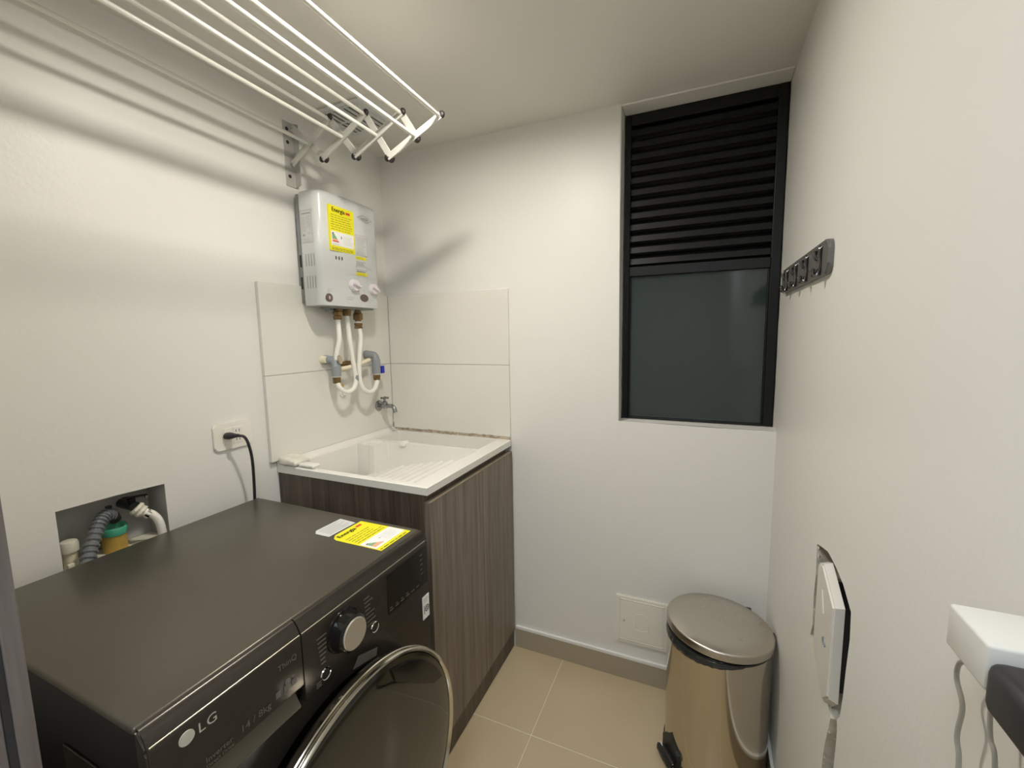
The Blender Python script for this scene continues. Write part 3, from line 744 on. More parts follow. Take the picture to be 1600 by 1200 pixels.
D = FD(-0.312, 1.555, 0.0004); D.rect(0.001, 0.060, 0.056, 0.071); obj('yellow_band', D.bm, m_yellow, g2)
D = FD(-0.312, 1.555, 0.0007); D.lines(0.004, 0.003, 0.052, 0.012, 2, 0, 1); D.lines(0.004, 0.062, 0.05, 0.071, 2, 0, 1); D.lines(0.004, 0.040, 0.052, 0.056, 3, 0, 1); D.lines(0.003, 0.015, 0.052, 0.020, 1, 0, 1, fill=0.9); D.frame(0.001, 0.022, 0.056, 0.036, 0.0007, 0, 1)
obj('label_print', D.bm, m_ink, g2)
# three oval openings, round and oval badge
for y in (-0.402, -0.389, -0.376):
    b = nb(); lathe(b, (front_x(y) - 0.001, y, 1.606), (1, 0, 0), [(0, 0.0066), (0.0022, 0.0066), (0.0024, 0)], 18, sx=0.42 * 1.0, sy=1.0, u=(0, 1, 0)); obj('sight_hole', b, m_badge, cover)
b = nb(); lathe(b, (0.117, -0.4400, 1.4660), (1, 0, 0), [(0, 0.0150), (0.0030, 0.0145), (0.0036, 0)], 28); rb = obj('round_badge', b, m_badge, cover, True)
b = nb(); lathe(b, (0.1205, -0.4400, 1.4660), (1, 0, 0), [(0, 0.0065), (0.0010, 0.0045), (0.0010, 0)], 16, sx=0.6, u=(0, 1, 0)); obj('flame_mark', b, m_logo, rb)
b = nb(); lathe(b, (0.1225, -0.276, 1.4755), (1, 0, 0), [(0, 0.0160), (0.0022, 0.0155), (0.0026, 0)], 32, sx=1.45, sy=0.9, u=(0, 1, 0)); obj('oval_badge', b, m_badge, cover, True)
# printed words round the controls
D = FD(0, 0, 0.0003)
D.lines(-0.452, 1.489, -0.424, 1.500, 2, 0, 1); D.lines(-0.366, 1.4645, -0.330, 1.480, 2, 0, 1); D.lines(-0.245, 1.469, -0.222, 1.474, 1, 0, 1)
D.rect(-0.352, 1.556, -0.300, 1.5568); D.rect(-0.300, 1.545, -0.2992, 1.5568); D.rect(-0.258, 1.551, -0.205, 1.5518); D.rect(-0.258, 1.535, -0.2572, 1.5518)
D.lines(-0.372, 1.5315, -0.362, 1.535, 1, 0, 1, jag=0); D.lines(-0.252, 1.586, -0.224, 1.594, 1, 0, 1)
obj('control_print', D.bm, m_inkgrey, cover)
# brand lozenge
D = FD(0, 0, 0.0003); Z = 1.768; A = [(-0.292, Z), (-0.262, Z + 0.0125), (-0.214, Z + 0.001), (-0.244, Z - 0.0125)]
cyy = sum(p_[0] for p_ in A) / 4; czz = sum(p_[1] for p_ in A) / 4
B = [(cyy + (y - cyy) * 0.93, czz + (z - czz) * 0.90) for y, z in A]
for i in range(4):
    j = (i + 1) % 4; D.poly([A[i], A[j], B[j], B[i]])
text_into(D.bm, 'HACEB', (HD + 0.0006, -0.2735, Z - 0.0042), (0, 1, 0), (0, 0, 1), 0.0120)
obj('logo', D.bm, m_inkdark, cover, label='grey lozenge logo with lettering')
# knobs
def heater_knob(y, z, ang):
    b = nb(); lathe(b, (front_x(y) - 0.002, y, z), (1, 0, 0), [(0, 0.0225), (0.003, 0.0225), (0.016, 0.0195), (0.018, 0.0180), (0.0182, 0)], 32)
    k_ = obj('knob', b, m_knobw, cover, True)
    b = nb(); c = Vector((front_x(y) + 0.0195, y, z)); d = Vector((0, math.cos(ang), math.sin(ang)))
    obox(b, c - d * 0.018, c + d * 0.018, (1, 0, 0), 0.014, 0.008); bmesh.ops.bevel(b, geom=b.edges[:], offset=0.0015, segments=2, affect='EDGES')
    obj('grip', b, m_knobw, k_, True)
heater_knob(-0.330, 1.517, math.radians(-18)); heater_knob(-0.225, 1.512, math.radians(-25))
# underside fittings
b = nb(); box(b, 0.03, 0.10, -0.40, -0.20, HZ0 - 0.006, HZ0 + 0.001, bev=0.001); obj('base_plate', b, m_heaterback, ht)
def fitting(x, y, z_top, parts, m=m_brass):
    b = nb(); z = z_top
    for r, L, kind in parts:
        if kind == 'h': hexnut(b, (x, y, z), (0, 0, -1), L, r)
        else: lathe(b, (x, y, z), (0, 0, -1), [(0, r), (L, r)], 20)
        z -= L
    return obj('pipe_fitting', b, m, ht, True)
fitting(0.058, -0.348, HZ0, [(0.012, 0.012, 'c'), (0.0165, 0.016, 'h'), (0.012, 0.003, 'c'), (0.0155, 0.014, 'h')])
fitting(0.058, -0.302, HZ0, [(0.013, 0.006, 'c'), (0.0165, 0.014, 'h'), (0.0155, 0.010, 'h')])
fitting(0.060, -0.246, HZ0, [(0.010, 0.010, 'c'), (0.014, 0.008, 'h'), (0.0185, 0.026, 'h'), (0.012, 0.006, 'c')])
fitting(0.060, -0.246, HZ0 - 0.056, [(0.0155, 0.010, 'h'), (0.012, 0.002, 'c'), (0.0155, 0.010, 'h')])
b = nb(); lathe(b, (0.060, -0.246, HZ0 - 0.050), (0, 0, -1), [(0, 0.0125), (0.006, 0.0125)], 20); obj('tape_ring', b, m_pipew, ht, True)
b = nb(); cyl(b, (0.05, -0.385, HZ0 - 0.004), (0.05, -0.385, HZ0 - 0.016), 0.009); cyl(b, (0.05, -0.385, HZ0 - 0.012), (0.05, -0.345, HZ0 - 0.012), 0.006); obj('drain_valve', b, m_pvc, ht, True)

# ------------------------------------------------------------------ pipes under the heater
pw = thing('pipework', 'white pipes with grey elbows and brass nuts hanging below the water heater', 'pipes', (0.0, -0.27, 1.10))
def ptube(name, pts, r, m, k=8, label=None):
    b = nb(); tube(b, pts, r, 14, k); return obj(name, b, m, pw, True, label=label)
ptube('pipe', [(0.0580, -0.348, 1.394), (0.0620, -0.350, 1.36), (0.0690, -0.358, 1.32), (0.0640, -0.368, 1.275), (0.0600, -0.372, 1.24)], 0.0088, m_pipew)
ptube('pipe', [(0.0580, -0.302, 1.410), (0.0640, -0.304, 1.36), (0.0740, -0.310, 1.31), (0.0740, -0.302, 1.248), (0.0740, -0.293, 1.190), (0.0760, -0.294, 1.157), (0.0780, -0.312, 1.131), (0.0780, -0.345, 1.124), (0.0720, -0.370, 1.141), (0.0590, -0.374, 1.172)], 0.0088, m_pipew)
ptube('pipe', [(0.0640, -0.246, 1.363), (0.0720, -0.250, 1.33), (0.0740, -0.262, 1.27), (0.0740, -0.270, 1.21), (0.0760, -0.270, 1.155), (0.0780, -0.254, 1.122), (0.0780, -0.222, 1.107), (0.0720, -0.186, 1.116), (0.0640, -0.158, 1.146)], 0.0088, m_pipew)
ptube('pipe', [(0.0580, -0.352, 1.212), (0.0600, -0.32, 1.213), (0.0610, -0.28, 1.219), (0.0600, -0.235, 1.227), (0.0580, -0.195, 1.236)], 0.0080, m_pipec, label='short cream coloured cross pipe')
# elbows
for y, z, zz in ((-0.372, 1.247, 1.186), (-0.155, 1.256, 1.176)):
    b = nb(); tube(b, [(0.0145, y - 0.012, z), (0.030, y - 0.008, z), (0.050, y - 0.001, z - 0.004), (0.058, y, z - 0.018), (0.059, y, z - 0.036), (0.059, y, zz)], 0.0150, 18, 6, rf=lambda i, n: 0.0172 if (i < 6 or i > n - 12) else 0.0155)
    e_ = obj('elbow', b, m_pvc, pw, True)
    b = nb(); lathe(b, (0.059, y, zz + 0.001), (0, 0, -1), [(0, 0.0145), (0.005, 0.0145)], 20); obj('tape_ring', b, m_pipew, e_)
    b = nb(); hexnut(b, (0.059, y, zz - 0.004), (0, 0, -1), 0.012, 0.0150); hexnut(b, (0.059, y, zz - 0.0155), (0, 0, -1), 0.011, 0.0140, 12); obj('brass_nut', b, m_brass, pw, True)
b = nb(); lathe(b, (0.0745, -0.366, 1.247), Vector((1, 0.25, 0.2)), [(0, 0.016), (0.002, 0.014), (0.0025, 0.0)], 11, sy=1.1); obj('solder_patch', b, m_rust, pw, label='brown worn patch on the left elbow')
b = nb(); lathe(b, (0.0143, -0.392, 1.248), (1, 0, 0), [(0, 0.015), (0.012, 0.014), (0.020, 0.012)], 18); obj('wall_stub', b, m_pipec, pw, True, label='cream pipe stub coming out of the wall')
b = nb(); box(b, 0.057, 0.072, -0.137, -0.119, 1.176, 1.207, bev=0.001); obj('tag', b, m_blue, pw, label='small blue tag')
b = nb(); cyl(b, (0.0245, -0.330, 1.224), (0.0245, -0.262, 1.226), 0.011); hexnut(b, (0.0245, -0.290, 1.225), (0, 1, 0), 0.018, 0.014); cyl(b, (0.009, -0.295, 1.225), (0.028, -0.295, 1.225), 0.009); obj('gas_valve', b, m_brass, pw, True)
b = nb(); box(b, 0.0148, 0.024, -0.322, -0.304, 1.128, 1.148, bev=0.001); obj('tag', b, m_ochre, pw, label='small ochre tag')
b = nb(); lathe(b, (0.0144, -0.304, 1.112), (1, 0, 0), [(0, 0.017), (0.003, 0.016), (0.006, 0.009), (0.012, 0.008)], 18); obj('wall_stub', b, m_pipew, pw, True)
b = nb(); lathe(b, (0.075, -0.290, 1.182), (0, -0.05, -1), [(0, 0.0098), (0.022, 0.0098)], 16); obj('pipe_sleeve', b, m_pvc, pw, True)

# ------------------------------------------------------------------ tap
tp = thing('tap', 'small chrome tap in the corner above the white sink', 'tap', (0.008, -0.100, 1.030))
b = nb(); lathe(b, (0.0143, -0.100, 1.030), (1, 0, 0), [(0, 0.0235), (0.003, 0.0235), (0.006, 0.019), (0.009, 0.010)], 32); obj('flange', b, m_tap, tp, True)
b = nb(); lathe(b, (0.014, -0.100, 1.030), (1, 0, 0), [(0, 0.0085), (0.020, 0.0085), (0.024, 0.012), (0.044, 0.0125), (0.050, 0.009), (0.062, 0.008)], 24); obj('body', b, m_tap, tp, True)
b = nb(); tube(b, [(0.066, -0.100, 1.031), (0.084, -0.100, 1.031), (0.097, -0.100, 1.022), (0.102, -0.100, 1.004)], 0.0085, 16, 6, rf=lambda i, n: 0.008 + 0.0022 * i / n); obj('spout', b, m_tap, tp, True)
b = nb(); lathe(b, (0.048, -0.100, 1.038), (0, 0, 1), [(0, 0.012), (0.010, 0.011), (0.013, 0.006), (0.026, 0.004)], 20); obj('stem', b, m_tap, tp, True)
b = nb()
for a in (0.4, 0.4 + PI / 2):
    d = Vector((math.cos(a), math.sin(a), 0)); c = Vector((0.048, -0.100, 1.065)); cyl(b, c - d * 0.014, c + d * 0.014, 0.0032, 12)
    for s_ in (-1, 1): lathe(b, c + d * (0.014 * s_) - Vector((0, 0, 0.0045)), (0, 0, 1), [(0, 0.002), (0.002, 0.0045), (0.007, 0.0045), (0.009, 0.002)], 12)
lathe(b, (0.048, -0.100, 1.060), (0, 0, 1), [(0, 0.006), (0.010, 0.006), (0.012, 0.0)], 16)
obj('cross_handle', b, m_tap, tp, True)

# ================================================================== DRYING RACK
rk = thing('drying_rack', 'white folding scissor drying rack with eight rods high on the left wall', 'drying rack', (0.0, -0.9, 1.95))
T = [(0.018, 2.030), (0.184, 2.025), (0.330, 2.009), (0.467, 1.983)]
Bt = [(0.018, 1.916), (0.154, 1.912), (0.289, 1.897), (0.418, 1.870)]
Pp, En = (0.514, 1.910), (0.600, 1.948)
def isect(a, b, c, d):
    x1, z1 = a; x2, z2 = b; x3, z3 = c; x4, z4 = d
    t = ((x1 - x3) * (z3 - z4) - (z1 - z3) * (x3 - x4)) / ((x1 - x2) * (z3 - z4) - (z1 - z2) * (x3 - x4)); return (x1 + t * (x2 - x1), z1 + t * (z2 - z1))
Cx = [isect(T[i], Bt[i + 1], Bt[i], T[i + 1]) for i in range(3)]
RY0, RY1 = -0.455, -1.36
SAG = 0.016 / 0.75
def scissor(y, dz, s):
    A = [(T[0], Bt[1]), (T[1], Bt[2]), (T[2], Bt[3]), (T[3], Pp)]; Bq = [(Bt[0], T[1]), (Bt[1], T[2]), (Bt[2], T[3]), (Bt[3], En)]
    for lst, yy in ((A, y), (Bq, y - 0.0065 * s)):
        for i, (a, c) in enumerate(lst):
            a3 = Vector((a[0], yy, a[1] + dz)); c3 = Vector((c[0], yy, c[1] + dz)); d = (c3 - a3).normalized()
            b = nb(); obox(b, a3, c3, (d.z, 0, -d.x), 0.0200, 0.0060, ext=0.006); bmesh.ops.bevel(b, geom=b.edges[:], offset=0.0008, segments=1, affect='EDGES')
            ar = obj('arm', b, m_arm, rk)
            for e, sg in ((a3, -1), (c3, 1)):
                if e.x < 0.03: continue
                b = nb(); p0 = e + d * sg * 0.0055
                u = Vector((0, 1, 0)); lathe(b, p0, d * sg, [(0, 0.0110), (0.004, 0.0110), (0.0085, 0.0085), (0.0115, 0.004), (0.012, 0)], 14, sx=0.60, u=u); obj('end_cap', b, m_cap, ar, True)
            for e in (a3, c3):
                b = nb(); lathe(b, e + Vector((0, -0.0075, 0)), (0, 1, 0), [(0, 0.0), (0.0005, 0.0032), (0.010, 0.0032)], 10); obj('pivot_pin', b, m_steelplate, ar, True)
scissor(RY0, 0, 1); scissor(RY1, SAG * 0.9, -1)
for x, z in Cx + T[1:] + [Pp, En]:
    b = nb(); cyl(b, (x, RY0 - 0.004, z), (x, RY1 + 0.004, z + SAG * 0.9), 0.0055, 16); obj('rod', b, m_rod, rk, True)
for y, dz, s in ((RY0, 0, 1), (RY1, 0.016, -1)):
    b = nb(); box(b, 0.0005, 0.0030, y - 0.026, y + 0.012, 1.842 + dz, 2.052 + dz, bev=0.0008)
    br = obj('wall_bracket', b, m_steelplate, rk)
    yf = y + 0.0105
    b = nb(); poly_extrude(b, [(0.003, yf, 1.842 + dz), (0.026, yf, 1.850 + dz), (0.028, yf, 1.90 + dz), (0.028, yf, 2.045 + dz), (0.003, yf, 2.052 + dz)], (0, 0.002, 0)); obj('flange', b, m_steelplate, br)
    for z in (2.028, 1.985, 1.875):
        b = nb(); lathe(b, (0.003, y - 0.012, z + dz), (1, 0, 0), [(0, 0.0058), (0.0016, 0.0058), (0.0028, 0.003), (0.0028, 0)], 12); obj('bolt', b, m_cap, br, True)

# ceiling extractor grille
gr = thing('ceiling_vent_grille', 'square white louvred vent grille on the ceiling above the water heater', 'vent', (0.162, -0.31, H))
gx0, gx1, gy0, gy1 = 0.062, 0.262, -0.412, -0.212
b = nb(); box(b, gx0, gx1, gy0, gy1, H - 0.006, H - 0.0005, bev=0.002); box(b, gx0 + 0.018, gx1 - 0.018, gy0 + 0.018, gy1 - 0.018, H - 0.0085, H - 0.006, bev=0.001)
gf = obj('grille_frame', b, m_grille, gr)
for row in range(2):
    for k in range(7):
        x = gx0 + 0.028 + k * 0.0215; ya = gy0 + 0.024 + row * 0.080; 
        b = nb(); quad(b, [(x + 0.004, ya, H - 0.0088), (x + 0.010, ya, H - 0.0088), (x + 0.010, ya + 0.070, H - 0.0088), (x + 0.004, ya + 0.070, H - 0.0088)]); obj('slot', b, m_grillegap, gr)
        b = nb(); poly_extrude(b, [(x - 0.004, ya, H - 0.0086), (x + 0.005, ya, H - 0.013), (x + 0.006, ya, H - 0.0122), (x - 0.002, ya, H - 0.0086)], (0, 0.070, 0)); obj('louvre', b, m_grille, gr)

# ================================================================== LEFT WALL: OUTLET, NICHE
ot = thing('wall_outlet', 'white double outlet plate with black plug on the left wall above the washing machine', 'outlet', (0.0, -0.742, 1.040))
b = nb(); D = Decal((0.0005, -0.798, 1.000), (0, 1, 0), (0, 0, 1), (1, 0, 0), 0)
D.slab(rounded(0, 0, 0.116, 0.080, 0.012), 0.007)
bmesh.ops.bevel(D.bm, geom=[e for e in D.bm.edges if all(v.co.x > 0.007 for v in e.verts)], offset=0.003, segments=2, affect='EDGES')
obj('plate', D.bm, m_outlet, ot, True)
b = nb(); box(b, 0.0074, 0.0086, -0.768, -0.712, 1.014, 1.064, bev=0.0006); ins = obj('socket_insert', b, m_outlet, ot)
for z in (1.026, 1.052):
    b = nb()
    for y in (-0.722, -0.732): box(b, 0.0085, 0.0089, y - 0.0009, y + 0.0009, z - 0.004, z + 0.004)
    obj('slot', b, m_dark, ins)
b = nb(); box(b, 0.0085, 0.0088, -0.7415, -0.7408, 1.014, 1.064); obj('slot', b, m_grout, ins)
pc = thing('power_cable', 'black power cable plugged into the outlet and hanging down behind the washing machine', 'cable', (0.0088, -0.760, 1.044))
b = nb(); lathe(b, (0.0092, -0.762, 1.042), (1, 0.28, 0.05), [(0, 0.0125), (0.010, 0.0135), (0.018, 0.0115), (0.030, 0.0075), (0.040, 0.0062)], 20, sx=1.0, sy=0.8); obj('plug', b, m_plug, pc, True)
b = nb(); tube(b, [(0.046, -0.751, 1.044), (0.056, -0.740, 1.038), (0.060, -0.732, 1.015), (0.056, -0.722, 0.97), (0.048, -0.716, 0.91), (0.044, -0.716, 0.84), (0.040, -0.72, 0.74)], 0.0042, 12, 10); obj('cord', b, m_plug, pc, True)

# niche contents
dh = thing('drain_hose', 'dark grey corrugated drain hose entering the wall niche', 'hose', (0.03, -1.10, 0.70))
P = spline([(0.050, -1.150, 0.66), (0.045, -1.135, 0.74), (0.030, -1.118, 0.80), (0.005, -1.095, 0.845), (-0.018, -1.068, 0.885), (-0.032, -1.046, 0.902), (-0.040, -1.030, 0.896)], 16)
b = nb(); tube(b, P, 0.011, 14, smooth_path=False, rf=lambda i, n: 0.0140 + 0.0016 * (1 if (i // 2) % 2 else -1)); obj('corrugated_tube', b, m_hose, dh)
b = nb(); lathe(b, (-0.038, -1.034, 0.902), Vector((-0.2, 0.5, -0.9)), [(0, 0.013), (0.012, 0.014), (0.026, 0.012)], 16); box(b, -0.044, -0.034, -1.040, -1.030, 0.905, 0.922); obj('hose_clamp', b, m_plug, dh)
dp = thing('drain_pipe', 'ochre drain pipe stub with green rubber ring inside the wall niche', 'pipe', (-0.045, -1.03, 0.803))
b = nb(); cyl(b, (-0.045, -1.028, 0.8035), (-0.045, -1.028, 0.852), 0.024, 28); obj('pipe_stub', b, m_ochre, dp, True)
b = nb(); lathe(b, (-0.045, -1.028, 0.848), (0.1, 0, 1), [(0, 0.026), (0.016, 0.0275), (0.020, 0.025), (0.016, 0.020), (0.0, 0.018)], 28); obj('rubber_ring', b, m_teal, dp, True)
cp_ = thing('pipe_cap', 'cream capped pipe stub at the left end of the wall niche', 'pipe', (-0.04, -1.115, 0.803))
b = nb(); lathe(b, (-0.040, -1.115, 0.8035), (0, 0, 1), [(0, 0.013), (0.040, 0.013)], 20); obj('pipe_stub', b, m_pipec, cp_, True)
b = nb(); lathe(b, (-0.040, -1.115, 0.842), (0, 0, 1), [(0, 0.017), (0.018, 0.0175), (0.024, 0.0155), (0.026, 0.012), (0.026, 0)], 24); obj('cap', b, m_teflon, cp_, True)
b = nb(); box(b, -0.020, -0.008, -1.132, -1.118, 0.8035, 0.822, bev=0.004); obj('mortar_lump', b, m_teflon, cp_, True)
vt = thing('supply_valve', 'black-handled valve with white taped elbow and hose inside the wall niche', 'valve', (-0.04, -0.975, 0.90))
b = nb(); cyl(b, (-0.0835, -0.990, 0.906), (-0.020, -0.990, 0.906), 0.012); cyl(b, (-0.035, -0.990, 0.912), (-0.035, -0.990, 0.926), 0.009); obj('valve_body', b, m_gloss, vt, True)
b = nb(); obox(b, (-0.040, -1.006, 0.930), (-0.026, -0.958, 0.926), (1, 0, 0), 0.012, 0.004); bmesh.ops.bevel(b, geom=b.edges[:], offset=0.0015, segments=2, affect='EDGES'); obj('lever', b, m_washs, vt, True)
b = nb(); lathe(b, (-0.026, -0.960, 0.919), (0, 0, 1), [(0, 0.004), (0.006, 0.005), (0.009, 0)], 12); obj('screw', b, m_chrome, vt, True)
b = nb(); lathe(b, (-0.020, -0.990, 0.903), Vector((0.35, 0.55, -0.75)), [(0, 0.016), (0.006, 0.0185), (0.012, 0.015), (0.018, 0.017), (0.024, 0.012)], 14, sx=1.1); obj('taped_nut', b, m_teflon, vt)
b = nb(); tube(b, [(-0.010, -0.980, 0.890), (0.002, -0.966, 0.880), (0.010, -0.957, 0.860), (0.014, -0.954, 0.83), (0.018, -0.955, 0.78), (0.03, -0.96, 0.72)], 0.0095, 14, 8); obj('supply_hose', b, m_pipew, vt, True)
b = nb(); lathe(b, (-0.004, -0.976, 0.886), Vector((0.35, 0.6, -0.6)), [(0, 0.0115), (0.010, 0.0115)], 16); obj('ferrule', b, m_chrome, vt, True)

# ================================================================== BACK WALL ACCESS COVER
ac = thing('access_cover', 'square white plastic access cover low on the back wall beside the bin', 'cover', (1.12, -0.001, 0.24))
D = Decal((1.031, -0.0006, 0.148), (1, 0, 0), (0, 0, 1), (0, -1, 0), 0)
D.slab(rounded(0, 0, 0.190, 0.190, 0.003, 2), 0.006); bmesh.ops.bevel(D.bm, geom=[e for e in D.bm.edges if all(v.co.y < -0.006 for v in e.verts)], offset=0.0025, segments=2, affect='EDGES')
b = D.bm; box(b, 1.044, 1.208, -0.0086, -0.0066, 0.161, 0.1635); box(b, 1.044, 1.208, -0.0086, -0.0066, 0.3225, 0.325); box(b, 1.044, 1.0465, -0.0086, -0.0066, 0.161, 0.325); box(b, 1.2055, 1.208, -0.0086, -0.0066, 0.161, 0.325)
obj('frame', b, m_outlet, ac)
b = nb(); box(b, 1.0495, 1.2025, -0.0082, -0.0060, 0.1665, 0.3195, bev=0.0015)
dd = obj('door_flap', b, m_outlet, ac)
b = nb(); lathe(b, (1.126, -0.0082, 0.243), (0, -1, 0), [(0, 0.036), (0.0008, 0.0355), (0.0008, 0.034), (0, 0.0335)], 40, cap=False); obj('ring_mark', b, m_outlet, dd, True)
for x, z in ((1.064, 0.240), (1.108, 0.226)):
    b = nb(); lathe(b, (x, -0.0082, z), (0, -1, 0), [(0, 0.0045), (0.0022, 0.0035), (0.003, 0)], 16); obj('screw', b, m_chrome, dd, True)
b = nb(); box(b, 1.150, 1.153, -0.0115, -0.0082, 0.210, 0.240, bev=0.001); obj('latch', b, m_outlet, dd)

# ================================================================== BIN
bx, by, br_, bh = 1.3745, -0.205, 0.145, 0.430
bn = thing('pedal_bin', 'polished stainless steel pedal bin with round lid in the corner under the window', 'bin', (bx, by, 0))
HA = math.radians(28); hd = Vector((math.cos(HA), math.sin(HA), 0)); PA = math.radians(213); pd = Vector((math.cos(PA), math.sin(PA), 0))
b = nb(); lathe(b, (bx, by, 0.0005), (0, 0, 1), [(0, br_ - 0.001), (0.003, br_ + 0.0035), (0.024, br_ + 0.0035), (0.026, br_ + 0.001)], 64); obj('base_ring', b, m_blackp, bn, True)
b = nb(); lathe(b, (bx, by, 0.0265), (0, 0, 1), [(0, br_), (bh - 0.040, br_), (bh - 0.040, br_ - 0.002), (0.004, br_ - 0.002)], 128, cap=False); obj('body', b, m_steel, bn, True)
b = nb()
n = 96; rings = []
def bagk(i): return 0.12 + 0.88 * max(0.0, math.cos(2 * PI * i / n - HA - PI)) ** 0.7
for t, r in ((bh - 0.038, 0.003), (bh - 0.030, 0.0045), (bh - 0.022, 0.0035), (bh - 0.014, 0.0015), (bh - 0.010, -0.004)):
    rings.append([b.verts.new((bx + (br_ + r * bagk(i) + random.uniform(-0.0008, 0.0008)) * math.cos(2 * PI * i / n), by + (br_ + r * bagk(i) + random.uniform(-0.0008, 0.0008)) * math.sin(2 * PI * i / n), bh - 0.012 + (t - bh + 0.012) * bagk(i) + random.uniform(-0.002, 0.002) * bagk(i))) for i in range(n)])
for a, c in zip(rings, rings[1:]):
    for i in range(n): b.faces.new((a[i], a[(i + 1) % n], c[(i + 1) % n], c[i]))
obj('bin_bag', b, m_bag, bn, label='black bag edge folded under the lid')
b = nb(); lathe(b, (bx, by, bh - 0.016), (0, 0, 1), [(0, br_ + 0.001), (0.005, br_ + 0.001), (0.005, br_ - 0.012)], 64); obj('rim', b, m_blackp, bn, True)
# lid slightly lifted at the pedal side
b = nb(); R = br_ + 0.004; lathe(b, (0, 0, 0), (0, 0, 1), [(0.0, R), (0.017, R), (0.0205, R - 0.0012), (0.023, R - 0.005), (0.026, R - 0.04), (0.029, R - 0.10), (0.030, 0)], 128)
ax = Vector((-hd.y, hd.x, 0)); piv = Vector((bx, by, bh - 0.014)) + hd * br_
rot = Matrix.Translation(piv) @ Matrix.Rotation(math.radians(3.0), 4, ax) @ Matrix.Translation(-piv) @ Matrix.Translation((bx, by, bh - 0.012))
bmesh.ops.transform(b, matrix=rot, verts=b.verts[:]); obj('lid', b, m_steellid, bn, True)
b = nb(); c = Vector((bx, by, bh - 0.004)) + hd * (br_ + 0.0045); tn = ax
for s_ in (-1, 1):
    cc = Vector((bx, by, bh - 0.002)) + Vector((math.cos(HA + s_ * 0.42), math.sin(HA + s_ * 0.42), 0)) * (br_ + 0.0035)
    if cc.x > W - 0.012: cc.x = W - 0.0125
    box(b, cc.x - 0.009, cc.x + 0.009, cc.y - 0.009, cc.y + 0.009, bh - 0.022, bh + 0.010, bev=0.003)
obj('hinge', b, m_blackp, bn, True)
# pedal
tn = Vector((-pd.y, pd.x, 0)); o = Vector((bx, by, 0)) + pd * (br_ + 0.001)
b = nb()
pts = [o + tn * u + Vector((0, 0, z)) + pd * 0.0 for u, z in ((-0.042, 0.004), (0.042, 0.004), (0.042, 0.058), (0.030, 0.066), (0.0, 0.098), (-0.030, 0.066), (-0.042, 0.058))]
poly_extrude(b, [p_ - pd * 0.012 for p_ in pts], pd * 0.0155); obj('pedal_housing', b, m_blackp, bn)
b = nb()
pts = [o + pd * (0.003) + tn * (-0.030), o + pd * 0.003 + tn * 0.030, o + pd * 0.022 + tn * 0.040, o + pd * 0.030 + tn * 0.030, o + pd * 0.030 - tn * 0.030, o + pd * 0.022 - tn * 0.040]
poly_extrude(b, [p_ + Vector((0, 0, 0.018)) for p_ in pts], (0, 0, 0.010)); pdl = obj('pedal', b, m_blackp, bn)
b = nb(); obox(b, o + pd * 0.014 - tn * 0.038 + Vector((0, 0, 0.0295)), o + pd * 0.014 + tn * 0.038 + Vector((0, 0, 0.0295)), (0, 0, 1), 0.003, 0.0045); obj('pedal_strip', b, m_chrome, pdl)

# ================================================================== RIGHT WALL
hr = thing('hook_rail', 'grey wall rail with four dark chrome hooks on the right wall beside the window', 'hook rail', (W, -0.29, 1.47))
D = Decal((W - 0.0005, -0.545, 1.438), (0, 1, 0), (0, 0, 1), (-1, 0, 0), 0)
D.slab(rounded(0, 0, 0.520, 0.068, 0.020, 6), 0.010); bmesh.ops.bevel(D.bm, geom=[e for e in D.bm.edges if all(v.co.x < W - 0.010 for v in e.verts)], offset=0.004, segments=3, affect='EDGES')
obj('rail', D.bm, m_railg, hr, True)
for y in (-0.498, -0.375, -0.252, -0.129):
    x0 = W - 0.0108
    b = nb(); tube(b, [(x0, y, 1.496), (x0 - 0.004, y, 1.490), (x0 - 0.004, y, 1.476), (x0 - 0.002, y, 1.464), (x0 - 0.003, y, 1.450), (x0 - 0.007, y, 1.440), (x0 - 0.013, y, 1.440), (x0 - 0.015, y, 1.448)], 0.0048, 10, 6); hk = obj('hook', b, m_hookc, hr, True)
    b = nb(); tube(b, [(x0 - 0.003, y, 1.470), (x0 - 0.008, y, 1.472), (x0 - 0.012, y, 1.480), (x0 - 0.013, y, 1.488)], 0.0040, 10, 6); obj('hook_prong', b, m_hookc, hk, True)
    b = nb(); lathe(b, (x0 - 0.015, y, 1.445), (0, 0, 1), [(0, 0.003), (0.003, 0.0058), (0.007, 0.0058), (0.010, 0)], 12); obj('hook_tip', b, m_hookc, hk, True)

# access box sitting loosely in the broken opening
ab = thing('access_box', 'loose white plastic box cover set in the ragged hole in the right wall', 'box', (W, -0.67, 0.79))
b = nb()
xo, xi = 1.517, 1.533
fo = [(-0.632, 0.892), (-0.662, 0.905), (-0.745, 0.866), (-0.745, 0.692), (-0.715, 0.662), (-0.665, 0.700), (-0.632, 0.730)]
cyc, czc = -0.68, 0.79
A = [b.verts.new((xo, y + (cyc - y) * 0.04, z + (czc - z) * 0.05)) for y, z in fo]; Bv = [b.verts.new((xi, y, z)) for y, z in fo]
b.faces.new(A); b.faces.new(Bv)
for i in range(len(A)): b.faces.new((A[i], A[(i + 1) % len(A)], Bv[(i + 1) % len(A)], Bv[i]))
bmesh.ops.bevel(b, geom=[e for e in b.edges if all(v.co.x < xo + 0.001 for v in e.verts)], offset=0.003, segments=2, affect='EDGES')
obj('box_cover', b, m_coverp, ab)
b = nb(); box(b, 1.5335, 1.600, -0.733, -0.640, 0.705, 0.860); obj('cavity_shade', b, m_dark, ab)  # added dark block, the shade of the cavity put into its colour
